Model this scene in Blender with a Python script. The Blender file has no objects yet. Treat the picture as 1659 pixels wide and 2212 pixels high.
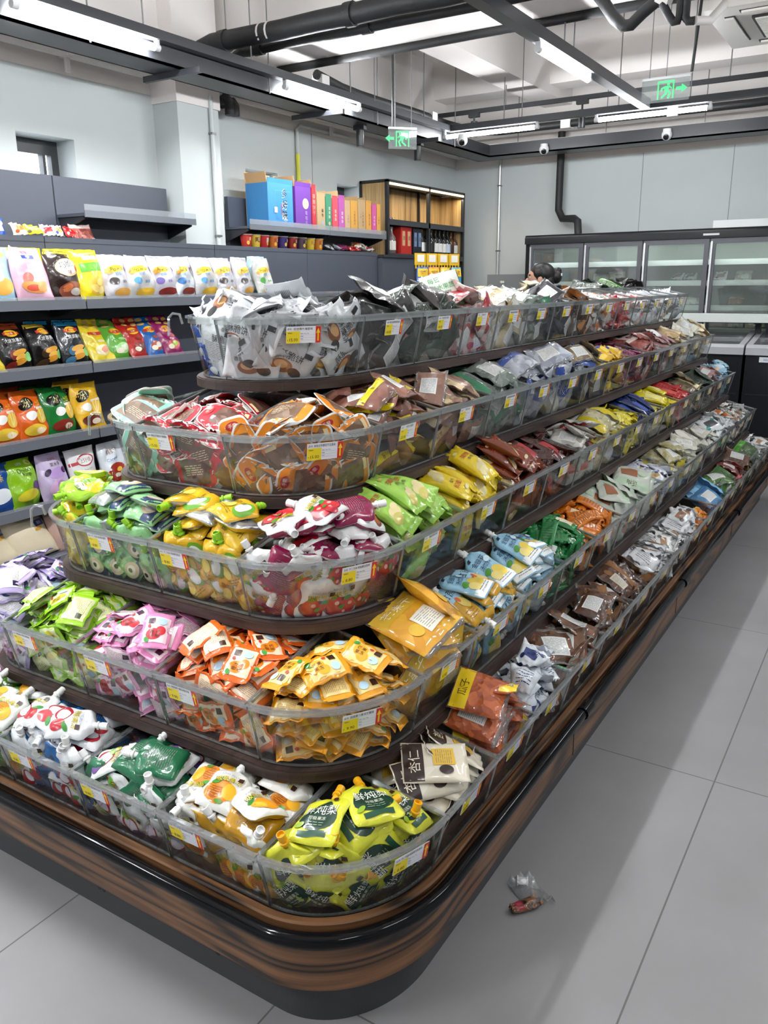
import bpy, bmesh, math, random
import numpy as np
from mathutils import Vector, Matrix
random.seed(7); rng = np.random.default_rng(7)
PI = math.pi
SC = bpy.context.scene
COL = SC.collection

# ------------------------------------------------------------------ camera
H = 1.40
YAW, PITCH, ROLL = 0.56169761, 0.27130581, -0.00956571
FPX = 1769.12
fw = Vector((math.cos(YAW)*math.cos(PITCH), math.sin(YAW)*math.cos(PITCH), -math.sin(PITCH)))
rt = fw.cross(Vector((0, 0, 1))).normalized()
up = rt.cross(fw)
r2 = math.cos(ROLL)*rt + math.sin(ROLL)*up
u2 = -math.sin(ROLL)*rt + math.cos(ROLL)*up
cam_d = bpy.data.cameras.new('camera')
cam = bpy.data.objects.new('camera', cam_d)
COL.objects.link(cam)
M = Matrix.Identity(4)
for i in range(3):
    M[i][0] = r2[i]; M[i][1] = u2[i]; M[i][2] = -fw[i]
M[2][3] = H
cam.matrix_world = M
cam_d.sensor_fit = 'VERTICAL'
cam_d.sensor_height = 24.0
cam_d.lens = FPX/2212.0*24.0
cam_d.clip_start = 0.05
SC.camera = cam

# ------------------------------------------------------------------ world, exposure
w = bpy.data.worlds.new('world'); SC.world = w
w.use_nodes = True
bg = w.node_tree.nodes['Background']
bg.inputs['Color'].default_value = (0.93, 0.97, 1.0, 1)
bg.inputs['Strength'].default_value = 5.0
SC.view_settings.view_transform = 'Standard'
SC.view_settings.look = 'None'
SC.view_settings.gamma = 1.0
SC.view_settings.use_curve_mapping = False
SC.view_settings.exposure = 0.92
TUBE_W = 3.2            # watts of one lamp's area light
cy = SC.cycles
cy.max_bounces = 10
cy.diffuse_bounces = 3
cy.glossy_bounces = 4
cy.transmission_bounces = 6
cy.transparent_max_bounces = 28
cy.caustics_reflective = False
cy.caustics_refractive = False
cy.sample_clamp_indirect = 4.0

# ------------------------------------------------------------------ materials
MATS = {}
def mat(name, col, rough=0.5, metal=0.0, spec=0.5, var=0.0, vscale=8.0, bump=0.0, bscale=60.0, coat=0.0, emit=None, estr=0.0):
    if name in MATS: return MATS[name]
    m = bpy.data.materials.new(name); m.use_nodes = True
    nt = m.node_tree; b = nt.nodes['Principled BSDF']
    c = tuple(col)+(1,)
    b.inputs['Base Color'].default_value = c
    b.inputs['Roughness'].default_value = rough
    b.inputs['Metallic'].default_value = metal
    b.inputs['Specular IOR Level'].default_value = spec
    if coat:
        b.inputs['Coat Weight'].default_value = coat
        b.inputs['Coat Roughness'].default_value = 0.08
    tc = None
    if var or bump:
        tc = nt.nodes.new('ShaderNodeTexCoord')
    if var:
        n = nt.nodes.new('ShaderNodeTexNoise'); n.inputs['Scale'].default_value = vscale; n.inputs['Detail'].default_value = 5
        nt.links.new(tc.outputs['Object'], n.inputs['Vector'])
        r = nt.nodes.new('ShaderNodeValToRGB')
        r.color_ramp.elements[0].position = 0.3; r.color_ramp.elements[1].position = 0.7
        r.color_ramp.elements[0].color = tuple(max(0, x*(1-var)) for x in col)+(1,)
        r.color_ramp.elements[1].color = tuple(min(1, x*(1+var)) for x in col)+(1,)
        nt.links.new(n.outputs['Fac'], r.inputs['Fac']); nt.links.new(r.outputs['Color'], b.inputs['Base Color'])
    if bump:
        n = nt.nodes.new('ShaderNodeTexNoise'); n.inputs['Scale'].default_value = bscale; n.inputs['Detail'].default_value = 3
        nt.links.new(tc.outputs['Object'], n.inputs['Vector'])
        bp = nt.nodes.new('ShaderNodeBump'); bp.inputs['Strength'].default_value = bump; bp.inputs['Distance'].default_value = 0.004
        nt.links.new(n.outputs['Fac'], bp.inputs['Height']); nt.links.new(bp.outputs['Normal'], b.inputs['Normal'])
    if emit is not None:
        b.inputs['Emission Color'].default_value = tuple(emit)+(1,); b.inputs['Emission Strength'].default_value = estr
    MATS[name] = m
    return m

def s2l(h):
    """#rrggbb display colour -> linear"""
    h = h.lstrip('#'); h = ''.join(c*2 for c in h) if len(h) == 3 else h
    v = [int(h[i:i+2], 16)/255 for i in (0, 2, 4)]
    return tuple((x/12.92 if x <= 0.04045 else ((x+0.055)/1.055)**2.4) for x in v)

def clear_mat(name, tint=(0.985, 0.99, 0.99), refl=0.06, rough=0.03, haze=0.0, hazecol=(0.9, 0.92, 0.95), facing=0.5):
    """thin clear plastic: lets light straight through, reflects by facing angle, a little haze"""
    if name in MATS: return MATS[name]
    m = bpy.data.materials.new(name); m.use_nodes = True
    nt = m.node_tree; nt.nodes.remove(nt.nodes['Principled BSDF'])
    out = nt.nodes['Material Output']
    tr = nt.nodes.new('ShaderNodeBsdfTransparent'); tr.inputs['Color'].default_value = tuple(tint)+(1,)
    gl = nt.nodes.new('ShaderNodeBsdfGlossy'); gl.inputs['Roughness'].default_value = rough
    lw = nt.nodes.new('ShaderNodeLayerWeight'); lw.inputs['Blend'].default_value = 0.25
    mp = nt.nodes.new('ShaderNodeMapRange')
    mp.inputs['To Min'].default_value = refl; mp.inputs['To Max'].default_value = facing
    nt.links.new(lw.outputs['Fresnel'], mp.inputs['Value'])
    mx = nt.nodes.new('ShaderNodeMixShader')
    nt.links.new(mp.outputs['Result'], mx.inputs['Fac'])
    last = tr
    if haze:
        df = nt.nodes.new('ShaderNodeBsdfDiffuse'); df.inputs['Color'].default_value = tuple(hazecol)+(1,)
        m2 = nt.nodes.new('ShaderNodeMixShader'); m2.inputs['Fac'].default_value = haze
        nt.links.new(tr.outputs[0], m2.inputs[1]); nt.links.new(df.outputs[0], m2.inputs[2]); last = m2
    nt.links.new(last.outputs[0], mx.inputs[1]); nt.links.new(gl.outputs[0], mx.inputs[2])
    nt.links.new(mx.outputs[0], out.inputs['Surface'])
    MATS[name] = m
    return m

def wood_mat(name, light, dark, grain, sx=1.2, sy=14.0, rough=0.42, dist=3.5):
    """flat-sawn timber: grain runs along UV u"""
    if name in MATS: return MATS[name]
    m = bpy.data.materials.new(name); m.use_nodes = True
    nt = m.node_tree; b = nt.nodes['Principled BSDF']
    uv = nt.nodes.new('ShaderNodeTexCoord')
    mp = nt.nodes.new('ShaderNodeMapping'); mp.inputs['Scale'].default_value = (sx, sy, 1)
    nt.links.new(uv.outputs['UV'], mp.inputs['Vector'])
    n1 = nt.nodes.new('ShaderNodeTexNoise'); n1.inputs['Scale'].default_value = 1.1; n1.inputs['Detail'].default_value = 2.0; n1.inputs['Distortion'].default_value = 0.6
    nt.links.new(mp.outputs[0], n1.inputs['Vector'])
    ml = nt.nodes.new('ShaderNodeMath'); ml.operation = 'MULTIPLY'; ml.inputs[1].default_value = dist*6
    nt.links.new(n1.outputs['Fac'], ml.inputs[0])
    sn = nt.nodes.new('ShaderNodeMath'); sn.operation = 'SINE'; nt.links.new(ml.outputs[0], sn.inputs[0])
    mp2 = nt.nodes.new('ShaderNodeMapping'); mp2.inputs['Scale'].default_value = (sx*5, sy*12, 1)
    nt.links.new(uv.outputs['UV'], mp2.inputs['Vector'])
    n2 = nt.nodes.new('ShaderNodeTexNoise'); n2.inputs['Scale'].default_value = 1.0; n2.inputs['Detail'].default_value = 4
    nt.links.new(mp2.outputs[0], n2.inputs['Vector'])
    r1 = nt.nodes.new('ShaderNodeValToRGB')
    r1.color_ramp.elements[0].position = 0.0; r1.color_ramp.elements[0].color = tuple(grain)+(1,)
    r1.color_ramp.elements[1].position = 1.0; r1.color_ramp.elements[1].color = tuple(light)+(1,)
    e = r1.color_ramp.elements.new(0.3); e.color = tuple(dark)+(1,)
    mr = nt.nodes.new('ShaderNodeMapRange'); mr.inputs['From Min'].default_value = -1
    nt.links.new(sn.outputs[0], mr.inputs['Value']); nt.links.new(mr.outputs[0], r1.inputs['Fac'])
    r2_ = nt.nodes.new('ShaderNodeValToRGB')
    r2_.color_ramp.elements[0].position = 0.35; r2_.color_ramp.elements[0].color = (0.45, 0.42, 0.40, 1)
    r2_.color_ramp.elements[1].position = 0.62; r2_.color_ramp.elements[1].color = (1, 1, 1, 1)
    nt.links.new(n2.outputs['Fac'], r2_.inputs['Fac'])
    mx = nt.nodes.new('ShaderNodeMix'); mx.data_type = 'RGBA'; mx.blend_type = 'MULTIPLY'; mx.inputs[0].default_value = 0.8
    nt.links.new(r1.outputs[0], mx.inputs[6]); nt.links.new(r2_.outputs[0], mx.inputs[7])
    nt.links.new(mx.outputs[2], b.inputs['Base Color'])
    b.inputs['Roughness'].default_value = rough
    bp = nt.nodes.new('ShaderNodeBump'); bp.inputs['Strength'].default_value = 0.15; bp.inputs['Distance'].default_value = 0.002
    nt.links.new(n2.outputs['Fac'], bp.inputs['Height']); nt.links.new(bp.outputs[0], b.inputs['Normal'])
    MATS[name] = m
    return m

# ------------------------------------------------------------------ mesh helper
class MB:
    def __init__(self):
        self.v = []; self.f = []; self.mi = []; self.uv = None; self.uvs = {}
        self.mats = []
    def slot(self, m):
        if m not in self.mats: self.mats.append(m)
        return self.mats.index(m)
    def add(self, vs, fs, m, uvs=None):
        b = len(self.v); k = self.slot(m)
        self.v.extend([tuple(p) for p in vs])
        for i, f in enumerate(fs):
            if uvs is not None: self.uvs[len(self.f)] = uvs[i]
            self.f.append(tuple(b+j for j in f)); self.mi.append(k)
        return b
    def box(self, x0, x1, y0, y1, z0, z1, m, T=None):
        vs = [Vector((x, y, z)) for z in (z0, z1) for y in (y0, y1) for x in (x0, x1)]
        if T is not None: vs = [T @ p for p in vs]
        fs = [(0, 2, 3, 1), (4, 5, 7, 6), (0, 1, 5, 4), (2, 6, 7, 3), (0, 4, 6, 2), (1, 3, 7, 5)]
        ex = [(x1-x0), (y1-y0), (z1-z0)]
        def uvf(f):
            pts = [((j & 1)*ex[0], ((j >> 1) & 1)*ex[1], ((j >> 2) & 1)*ex[2]) for j in f]
            sp = [max(p[k] for p in pts)-min(p[k] for p in pts) for k in range(3)]
            ks = sorted(range(3), key=lambda k: -sp[k])[:2]
            return [(p[ks[0]]+x0*1.7+y0*2.3+z0*3.1, p[ks[1]]) for p in pts]
        self.add(vs, fs, m, [uvf(f) for f in fs])
    def quad(self, a, b, c, d, m, uv=None):
        self.add([a, b, c, d], [(0, 1, 2, 3)], m, [uv] if uv else None)
    def tube(self, pts, r, m, n=10, cap=True, closed=False):
        pts = [Vector(p) for p in pts]; N = len(pts)
        rings = []
        rr = r if isinstance(r, (list, tuple)) else [r]*N
        prev = None
        for i, p in enumerate(pts):
            if closed: t = pts[(i+1) % N]-pts[i-1]
            elif i == 0: t = pts[1]-pts[0]
            elif i == N-1: t = pts[-1]-pts[-2]
            else: t = (pts[i+1]-p).normalized()+(p-pts[i-1]).normalized()
            t.normalize()
            if prev is None:
                a = Vector((0, 0, 1)) if abs(t.z) < 0.9 else Vector((1, 0, 0))
                u = t.cross(a).normalized()
            else:
                u = (prev - t*prev.dot(t)).normalized()
            prev = u; v = t.cross(u)
            rings.append([p+rr[i]*(math.cos(2*PI*k/n)*u+math.sin(2*PI*k/n)*v) for k in range(n)])
        vs = [q for R in rings for q in R]; fs = []
        for i in range(N if closed else N-1):
            j = (i+1) % N
            for k in range(n):
                fs.append((i*n+k, i*n+(k+1) % n, j*n+(k+1) % n, j*n+k))
        if cap and not closed:
            fs.append(tuple(range(n-1, -1, -1))); fs.append(tuple((N-1)*n+k for k in range(n)))
        self.add(vs, fs, m)
    def lathe(self, prof, m, n=20, T=None, cap=True):
        """prof: list of (r, z)"""
        vs = []; fs = []
        for r, z in prof:
            for k in range(n):
                p = Vector((r*math.cos(2*PI*k/n), r*math.sin(2*PI*k/n), z))
                vs.append(T @ p if T is not None else p)
        for i in range(len(prof)-1):
            for k in range(n):
                fs.append((i*n+k, i*n+(k+1) % n, (i+1)*n+(k+1) % n, (i+1)*n+k))
        if cap:
            fs.append(tuple(range(n-1, -1, -1))); fs.append(tuple((len(prof)-1)*n+k for k in range(n)))
        self.add(vs, fs, m)
    def prism(self, poly, z0, z1, m, T=None):
        n = len(poly)
        vs = [Vector((x, y, z0)) for x, y in poly]+[Vector((x, y, z1)) for x, y in poly]
        if T is not None: vs = [T @ p for p in vs]
        fs = [tuple(range(n-1, -1, -1)), tuple(range(n, 2*n))]
        uv = [[(poly[i][0], poly[i][1]) for i in f2] for f2 in (range(n-1, -1, -1), range(n))]
        acc = 0.0
        for i in range(n):
            j = (i+1) % n
            L = math.hypot(poly[j][0]-poly[i][0], poly[j][1]-poly[i][1])
            fs.append((i, j, n+j, n+i))
            uv.append([(acc, z0), (acc+L, z0), (acc+L, z1), (acc, z1)]); acc += L
        self.add(vs, fs, m, uv)
    def ribbon(self, path, z0, z1, m, closed=False, u0=0.0, flip=False):
        """vertical strip along a plan path with running UV"""
        n = len(path); acc = u0
        for i in range(n if closed else n-1):
            a = path[i]; b = path[(i+1) % n]
            L = math.hypot(b[0]-a[0], b[1]-a[1])
            q = [(a[0], a[1], z0), (b[0], b[1], z0), (b[0], b[1], z1), (a[0], a[1], z1)]
            uv = [(acc, z0), (acc+L, z0), (acc+L, z1), (acc, z1)]
            if flip: q = q[::-1]; uv = uv[::-1]
            self.add(q, [(0, 1, 2, 3)], m, [uv]); acc += L
    def mesh(self, name, smooth=False):
        me = bpy.data.meshes.new(name)
        me.from_pydata(self.v, [], self.f)
        for m in self.mats: me.materials.append(m)
        me.polygons.foreach_set('material_index', self.mi)
        if self.uvs:
            L = me.uv_layers.new(name='UVMap').data
            for pi, uv in self.uvs.items():
                p = me.polygons[pi]
                for k, li in enumerate(p.loop_indices): L[li].uv = uv[k]
        if smooth:
            me.polygons.foreach_set('use_smooth', [True]*len(me.polygons))
        me.update()
        return me
    def build(self, name, parent=None, smooth=False, weld=False):
        me = self.mesh(name, smooth)
        o = bpy.data.objects.new(name, me); COL.objects.link(o)
        if parent is not None: o.parent = parent
        return o

def thing(name, label, cat, loc=(0, 0, 0), rz=0.0, group=None):
    o = bpy.data.objects.new(name, None); COL.objects.link(o)
    o.empty_display_size = 0.05
    o.location = loc; o.rotation_euler = (0, 0, rz)
    o['label'] = label; o['category'] = cat
    if group: o['group'] = group
    return o
def tag(o, label, cat, group=None):
    o['label'] = label; o['category'] = cat
    if group: o['group'] = group
    return o
def struct(o):
    o['kind'] = 'structure'; return o
def smooth_angle(o, deg=40):
    me = o.data
    me.polygons.foreach_set('use_smooth', [True]*len(me.polygons))
    try: me.set_sharp_from_angle(angle=math.radians(deg))
    except Exception: pass
    return o

# ------------------------------------------------------------------ text
TXT = {}
def text2d(s):
    """returns verts (unit em, left-bottom origin, scaled so height~1), faces, width"""
    if s in TXT: return TXT[s]
    c = bpy.data.curves.new('t', 'FONT'); c.body = s; c.size = 1.0; c.resolution_u = 2
    o = bpy.data.objects.new('t', c); COL.objects.link(o)
    me = bpy.data.meshes.new_from_object(o)
    v = [(p.co.x, p.co.y) for p in me.vertices]; f = [tuple(p.vertices) for p in me.polygons]
    bpy.data.objects.remove(o); bpy.data.curves.remove(c); bpy.data.meshes.remove(me)
    if v:
        x0 = min(p[0] for p in v); x1 = max(p[0] for p in v); y0 = min(p[1] for p in v); y1 = max(p[1] for p in v)
        v = [((x-x0)/(y1-y0), (y-y0)/(y1-y0)) for x, y in v]; wd = (x1-x0)/(y1-y0)
    else: wd = 0
    TXT[s] = (v, f, wd)
    return TXT[s]
def put_text(mb, s, O, ex, ey, h, m, center=True, maxw=None, off=0.0):
    """flat text on a plane: O centre, ex/ey unit vectors, h height"""
    v, f, wd = text2d(s)
    if maxw and wd*h > maxw: sx = maxw/(wd*h)
    else: sx = 1.0
    O = Vector(O); ex = Vector(ex); ey = Vector(ey)
    n = ex.cross(ey)
    dx = wd*h*sx/2 if center else 0
    mb.add([O+ex*(x*h*sx-dx)+ey*((y-0.5)*h)+n*off for x, y in v], f, m)
# ================================================================== the setting
M_grey = mat('wall_grey', s2l('#c4caca'), 0.6, var=0.03, vscale=1.5)
M_white = mat('plaster_white', s2l('#f0eae6'), 0.7, var=0.03, vscale=1.2)
M_black = mat('black_paint', (0.012, 0.013, 0.015), 0.45)
M_blackm = mat('black_metal', (0.02, 0.021, 0.024), 0.35)
M_tray = mat('grey_black_metal', (0.035, 0.037, 0.043), 0.38)
M_wire = mat('hanger_steel', (0.25, 0.25, 0.26), 0.35, 0.8)
M_chrome = mat('chrome', (0.7, 0.7, 0.72), 0.2, 1.0)

# floor: large grey tiles 1.2 x 0.6
def floor_mat():
    m = bpy.data.materials.new('floor_tile'); m.use_nodes = True
    nt = m.node_tree; b = nt.nodes['Principled BSDF']
    tc = nt.nodes.new('ShaderNodeTexCoord'); sp = nt.nodes.new('ShaderNodeSeparateXYZ')
    nt.links.new(tc.outputs['Object'], sp.inputs[0])
    def joint(out, off, size, wd):
        a = nt.nodes.new('ShaderNodeMath'); a.operation = 'SUBTRACT'; a.inputs[1].default_value = off-size*20
        d = nt.nodes.new('ShaderNodeMath'); d.operation = 'DIVIDE'; d.inputs[1].default_value = size
        f = nt.nodes.new('ShaderNodeMath'); f.operation = 'FRACT'
        s = nt.nodes.new('ShaderNodeMath'); s.operation = 'SUBTRACT'; s.inputs[1].default_value = 0.5
        ab = nt.nodes.new('ShaderNodeMath'); ab.operation = 'ABSOLUTE'
        g = nt.nodes.new('ShaderNodeMath'); g.operation = 'GREATER_THAN'; g.inputs[1].default_value = 0.5-wd/size/2
        nt.links.new(out, a.inputs[0]); nt.links.new(a.outputs[0], d.inputs[0]); nt.links.new(d.outputs[0], f.inputs[0])
        nt.links.new(f.outputs[0], s.inputs[0]); nt.links.new(s.outputs[0], ab.inputs[0]); nt.links.new(ab.outputs[0], g.inputs[0])
        return g
    jx = joint(sp.outputs['X'], 2.266, 1.198, 0.004); jy = joint(sp.outputs['Y'], 0.3015, 0.6, 0.004)
    mxm = nt.nodes.new('ShaderNodeMath'); mxm.operation = 'MAXIMUM'
    nt.links.new(jx.outputs[0], mxm.inputs[0]); nt.links.new(jy.outputs[0], mxm.inputs[1])
    n = nt.nodes.new('ShaderNodeTexNoise'); n.inputs['Scale'].default_value = 1.6; n.inputs['Detail'].default_value = 6; n.inputs['Roughness'].default_value = 0.6
    nt.links.new(tc.outputs['Object'], n.inputs['Vector'])
    r = nt.nodes.new('ShaderNodeValToRGB')
    r.color_ramp.elements[0].position = 0.3; r.color_ramp.elements[0].color = s2l('#828081')+(1,)
    r.color_ramp.elements[1].position = 0.75; r.color_ramp.elements[1].color = s2l('#929092')+(1,)
    nt.links.new(n.outputs['Fac'], r.inputs[0])
    mx = nt.nodes.new('ShaderNodeMix'); mx.data_type = 'RGBA'
    nt.links.new(mxm.outputs[0], mx.inputs[0]); nt.links.new(r.outputs[0], mx.inputs[6]); mx.inputs[7].default_value = s2l('#5d5a5a')+(1,)
    nt.links.new(mx.outputs[2], b.inputs['Base Color'])
    b.inputs['Roughness'].default_value = 0.38
    b.inputs['Specular IOR Level'].default_value = 0.4
    return m
XB, YL = 7.8, 4.03           # back wall, left wall
XN, YR = -3.0, -4.0          # behind the camera, far right
CZ = 3.3
f = MB(); f.box(XN, XB, YR, YL, -0.1, 0.0, floor_mat()); struct(f.build('floor'))
f = MB(); f.box(XN, XB, YR, YL, CZ, CZ+0.15, M_white); struct(f.build('ceiling'))

# left wall with three small openings
WZ = 2.50
wins = [(2.88, 3.24), (4.65, 5.00), (5.745, 6.06)]
wz0, wz1 = 1.80, 2.18
f = MB(); xs_ = [XN]+[x for a in wins for x in a]+[XB+0.2]
for i in range(len(xs_)-1):
    if i % 2 == 0: f.box(xs_[i], xs_[i+1], YL, YL+0.22, 0, WZ, M_grey)
    else:
        f.box(xs_[i], xs_[i+1], YL, YL+0.22, 0, wz0, M_grey); f.box(xs_[i], xs_[i+1], YL, YL+0.22, wz1, WZ, M_grey)
f.box(XN, XB+0.2, YL, YL+0.22, WZ, CZ, M_white)
struct(f.build('wall_left'))
f = MB(); f.box(XB, XB+0.2, YR, YL, 0, 2.49, M_grey); f.box(XB, XB+0.2, YR, YL, 2.49, CZ, M_white); struct(f.build('wall_back'))
f = MB(); f.box(XN-0.2, XN, YR, YL+0.22, 0, CZ, M_grey); struct(f.build('wall_front'))
f = MB(); f.box(XN-0.2, XB+0.2, YR-0.2, YR, 0, CZ, M_grey); struct(f.build('wall_right'))
# panel joints in the lining
M_joint = mat('joint_line', s2l('#7d8282'), 0.8)
f = MB()
for x in (2.69, 5.42): f.box(x-0.002, x+0.002, YL-0.002, YL, 0, WZ, M_joint)
for y in (2.18, 1.43, 0.7): f.box(XB-0.002, XB, y-0.002, y+0.002, 0, 2.49, M_joint)
struct(f.build('trim_1'))
# windows: dark frame, pale glass, grille
M_frame = mat('window_frame_dark', (0.045, 0.047, 0.052), 0.4)
M_glass = clear_mat('window_glass', (0.96, 0.98, 1.0), 0.05, 0.02)
M_paper = mat('window_grille', (0.55, 0.5, 0.45), 0.6)
for i, (a, b) in enumerate(wins):
    f = MB(); y0, y1 = YL+0.15, YL+0.19
    f.box(a, b, y0, y1, wz1-0.075, wz1, M_frame); f.box(a, b, y0, y1, wz0, wz0+0.03, M_frame)
    f.box(a, a+0.025, y0, y1, wz0+0.03, wz1-0.075, M_frame); f.box(b-0.045, b, y0, y1, wz0+0.03, wz1-0.075, M_frame)
    xg = b-0.1 if i == 0 else a+0.14
    f.box(xg, xg+0.018, y0, y1, wz0+0.03, wz1-0.075, M_frame)
    f.box(a+0.02, b-0.04, y0+0.018, y0+0.022, wz0+0.03, wz1-0.075, M_glass)
    for k in range(6): f.box(a+0.02, b-0.04, y1+0.012, y1+0.018, wz0+0.05+k*0.05, wz0+0.052+k*0.05, M_paper)
    struct(f.build('window_%d' % (i+1)))
# column with a plaster stub
f = MB(); f.box(3.84, 4.19, 3.83, YL, 0, 2.45, M_grey); f.box(3.83, 4.20, 3.82, YL, 2.45, CZ, M_white); struct(f.build('pillar'))
# plaster beams: one across, one along
f = MB(); f.box(4.30, 4.78, YR, YL, 2.80, CZ, M_white); struct(f.build('beam_cross'))
f = MB(); f.box(4.78, XB, 2.82, 3.08, 2.93, CZ, M_white); struct(f.build('beam_long'))
f = MB(); f.box(XN, XB, YL-0.10, YL, 2.72, CZ, M_white); f.box(XB-0.1, XB, YR, YL, 2.72, CZ, M_white); struct(f.build('beam_edge'))
f = MB(); f.box(7.15, 7.4, YR, YL, 3.0, CZ, M_white); struct(f.build('beam_rear'))

# ------------------------------------------------------------------ pipes and runs under the ceiling
M_pwhite = mat('white_pipe', s2l('#dedad6'), 0.5)
f = MB(); f.tube([(XN+.1, YL-0.06, 2.60), (3.80, YL-0.06, 2.60)], 0.033, M_pwhite, 12)
for x in (1.0, 3.2): f.box(x-0.02, x+0.02, YL-0.10, YL-.005, 2.575, 2.60, M_pwhite); f.box(x-0.012, x+0.012, YL-0.07, YL-0.05, 2.50, 2.6, M_pwhite)
tag(smooth_angle(f.build('pipe')), 'white painted pipe along the wall top before the pillar', 'pipe')
f = MB(); f.tube([(4.22, YL-0.06, 2.60), (XB-0.07, YL-0.06, 2.60), (XB-0.07, YR+.1, 2.60)], 0.033, M_pwhite, 12)
for x in (5.6, 6.9): f.box(x-0.012, x+0.012, YL-0.07, YL-0.05, 2.50, 2.6, M_pwhite)
tag(smooth_angle(f.build('pipe')), 'white painted pipe along the wall top beyond the pillar and across the back', 'pipe')
# cable tray: black, along the left wall then along the back wall
f = MB(); tz0, tz1 = 2.50, 2.60; e = 0.012
Lp = [(XN+.1, 3.43), (7.30, 3.43), (7.30, YR+.1)]; Ro = [(XN+.1, 3.64), (7.51, 3.64), (7.51, YR+.1)]
f.prism([Lp[0], Lp[1], Lp[2], Ro[2], Ro[1], Ro[0]][::-1], tz0, tz0+e, M_tray)
f.prism([Lp[0], Lp[1], Lp[2], (7.30+e, YR+.1), (7.30+e, 3.43+e), (XN+.1, 3.43+e)][::-1], tz0, tz1, M_tray)
f.prism([(XN+.1, 3.64-e), (7.51-e, 3.64-e), (7.51-e, YR+.1), Ro[2], Ro[1], Ro[0]][::-1], tz0, tz1, M_tray)
ct = f.build('cable_tray'); tag(ct, 'long black cable tray turning the corner below the ceiling', 'cable tray')
def hangers(pts, z0, parent, name='hanger_rod'):
    for (x, y) in pts:
        h = MB(); h.tube([(x, y, z0), (x, y, CZ)], 0.004, M_wire, 6); h.build(name, parent)
hangers([(x, y) for x in (1.6, 2.9, 4.2, 5.4, 6.6) for y in (3.42,)]+[(7.4, y) for y in (3.2, 2.4, 1.6, 0.8, 0.0)], tz0, ct)
f = MB()
for x in (2.2, 3.5, 4.8, 6.1): f.box(x-0.012, x+0.012, 3.3, 3.72, tz0-0.03, tz0, M_tray)
f.build('cross_bracket', ct)
f = MB(); f.tube([(4.6, 3.47, tz1+0.0), (7.32, 3.46, tz1+0.005), (7.36, 3.3, tz1+0.005), (7.36, -1, tz1+0.005)], 0.008, M_pwhite, 6)
tag(f.build('cable'), 'thin white cable lying along the edge of the black tray', 'cable')
# insulated pipes
M_foam = mat('black_foam_insulation', (0.014, 0.0145, 0.016), 0.55, bump=0.6, bscale=40)
def wobbly(a, b, n, amp, seed):
    r = random.Random(seed); a = Vector(a); b = Vector(b)
    return [a.lerp(b, i/n)+Vector((r.uniform(-amp, amp), r.uniform(-amp, amp), r.uniform(-amp, amp))) for i in range(n+1)]
f = MB(); f.tube([(4.0, 3.86, 2.66), (4.0, 3.78, 2.74)]+wobbly((4.0, 3.66, 2.76), (4.0, YR+.1, 2.76), 30, 0.004, 1), 0.052, M_foam, 14)
for y in (3.6, 2.72, 1.9): f.tube([(4.0, y, 2.76), (4.0, y-0.05, 2.76)], 0.06, M_foam, 14)
for y in (3.3, 3.24): f.tube([(4.0, y, 2.76), (4.0, y-0.012, 2.76)], 0.0535, M_pwhite, 14)
p = smooth_angle(f.build('pipe')); tag(p, 'thick black insulated pipe crossing below the ceiling', 'pipe')
hangers([(4.0, 3.56), (4.0, 2.68), (4.0, 1.8)], 2.70, p)
f = MB(); f.tube([(4.18, 3.72, 2.70), (4.18, 3.6, 2.745)]+wobbly((4.18, 3.55, 2.745), (4.18, YR+.1, 2.745), 30, 0.003, 2), 0.03, M_foam, 12)
for y in (3.5, 2.74): f.tube([(4.18, y, 2.745), (4.18, y-0.06, 2.745)], 0.038, M_foam, 12)
p = smooth_angle(f.build('pipe')); tag(p, 'thinner black insulated pipe behind the thick one under the ceiling', 'pipe')
# insulated flexible pair behind the rear lamps
f = MB(); f.tube([(4.7, 3.44, 2.70)]+wobbly((4.95, 3.42, 2.665), (6.9, 3.42, 2.65), 9, 0.008, 3)+wobbly((7.0, 3.2, 2.65), (7.0, YR+.2, 2.67), 14, 0.010, 4), 0.030, M_foam, 12)
for (x, y) in ((4.75, 3.44), (6.2, 3.43), (7.0, 2.6), (7.0, 1.75)): f.box(x-0.04, x+0.04, y-0.04, y+0.04, 2.615, 2.70, M_pwhite)
tag(smooth_angle(f.build('pipe')), 'black foam covered pipe with white clamps above the rear tray', 'pipe')
f = MB(); f.tube([(7.72, 2.91, 2.72), (7.72, 2.91, 2.05), (7.70, 2.86, 1.97), (7.62, 2.72, 1.96), (7.55, 2.66, 1.93), (7.53, 2.64, 1.80)], 0.034, M_foam, 12)
tag(smooth_angle(f.build('pipe')), 'bent black pipe coming down the back wall to the freezer', 'pipe')
# conduits on the walls
def conduit(x, y, z0, z1, m, label, r=0.014):
    g = MB(); g.tube([(x, y, z0), (x, y, z1)], r, m, 10)
    for z in np.arange(z0+0.2, z1, 0.6): g.box(x-r*1.3, x+r*1.3, y-r*1.3, y+r*1.3, z, z+0.012, M_wire)
    tag(smooth_angle(g.build('conduit')), label, 'conduit')
M_cond = mat('conduit_grey', s2l('#cfd3d3'), 0.45)
conduit(4.11, 3.815, 0.3, 2.52, M_cond, 'grey conduit pipe running down the face of the pillar')
conduit(XB-0.02, 3.54, 0.9, 2.58, mat('conduit_chrome', s2l('#d5d9d8'), 0.3, 0.6), 'shiny steel conduit running down the back wall')
g = MB(); g.tube([(5.22, YL-0.02, 1.3), (5.22, YL-0.02, 2.50), (5.26, YL-0.02, 2.53), (5.9, YL-0.02, 2.53)], 0.013, M_cond, 10)
g.tube([(5.22, YL-0.02, 1.5), (5.22, YL-0.02, 2.335)], 0.0145, mat('conduit_yellow', s2l('#e3e04a'), 0.5), 10)
tag(smooth_angle(g.build('conduit')), 'grey conduit with a yellow lower part beside the small window', 'conduit')
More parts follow.
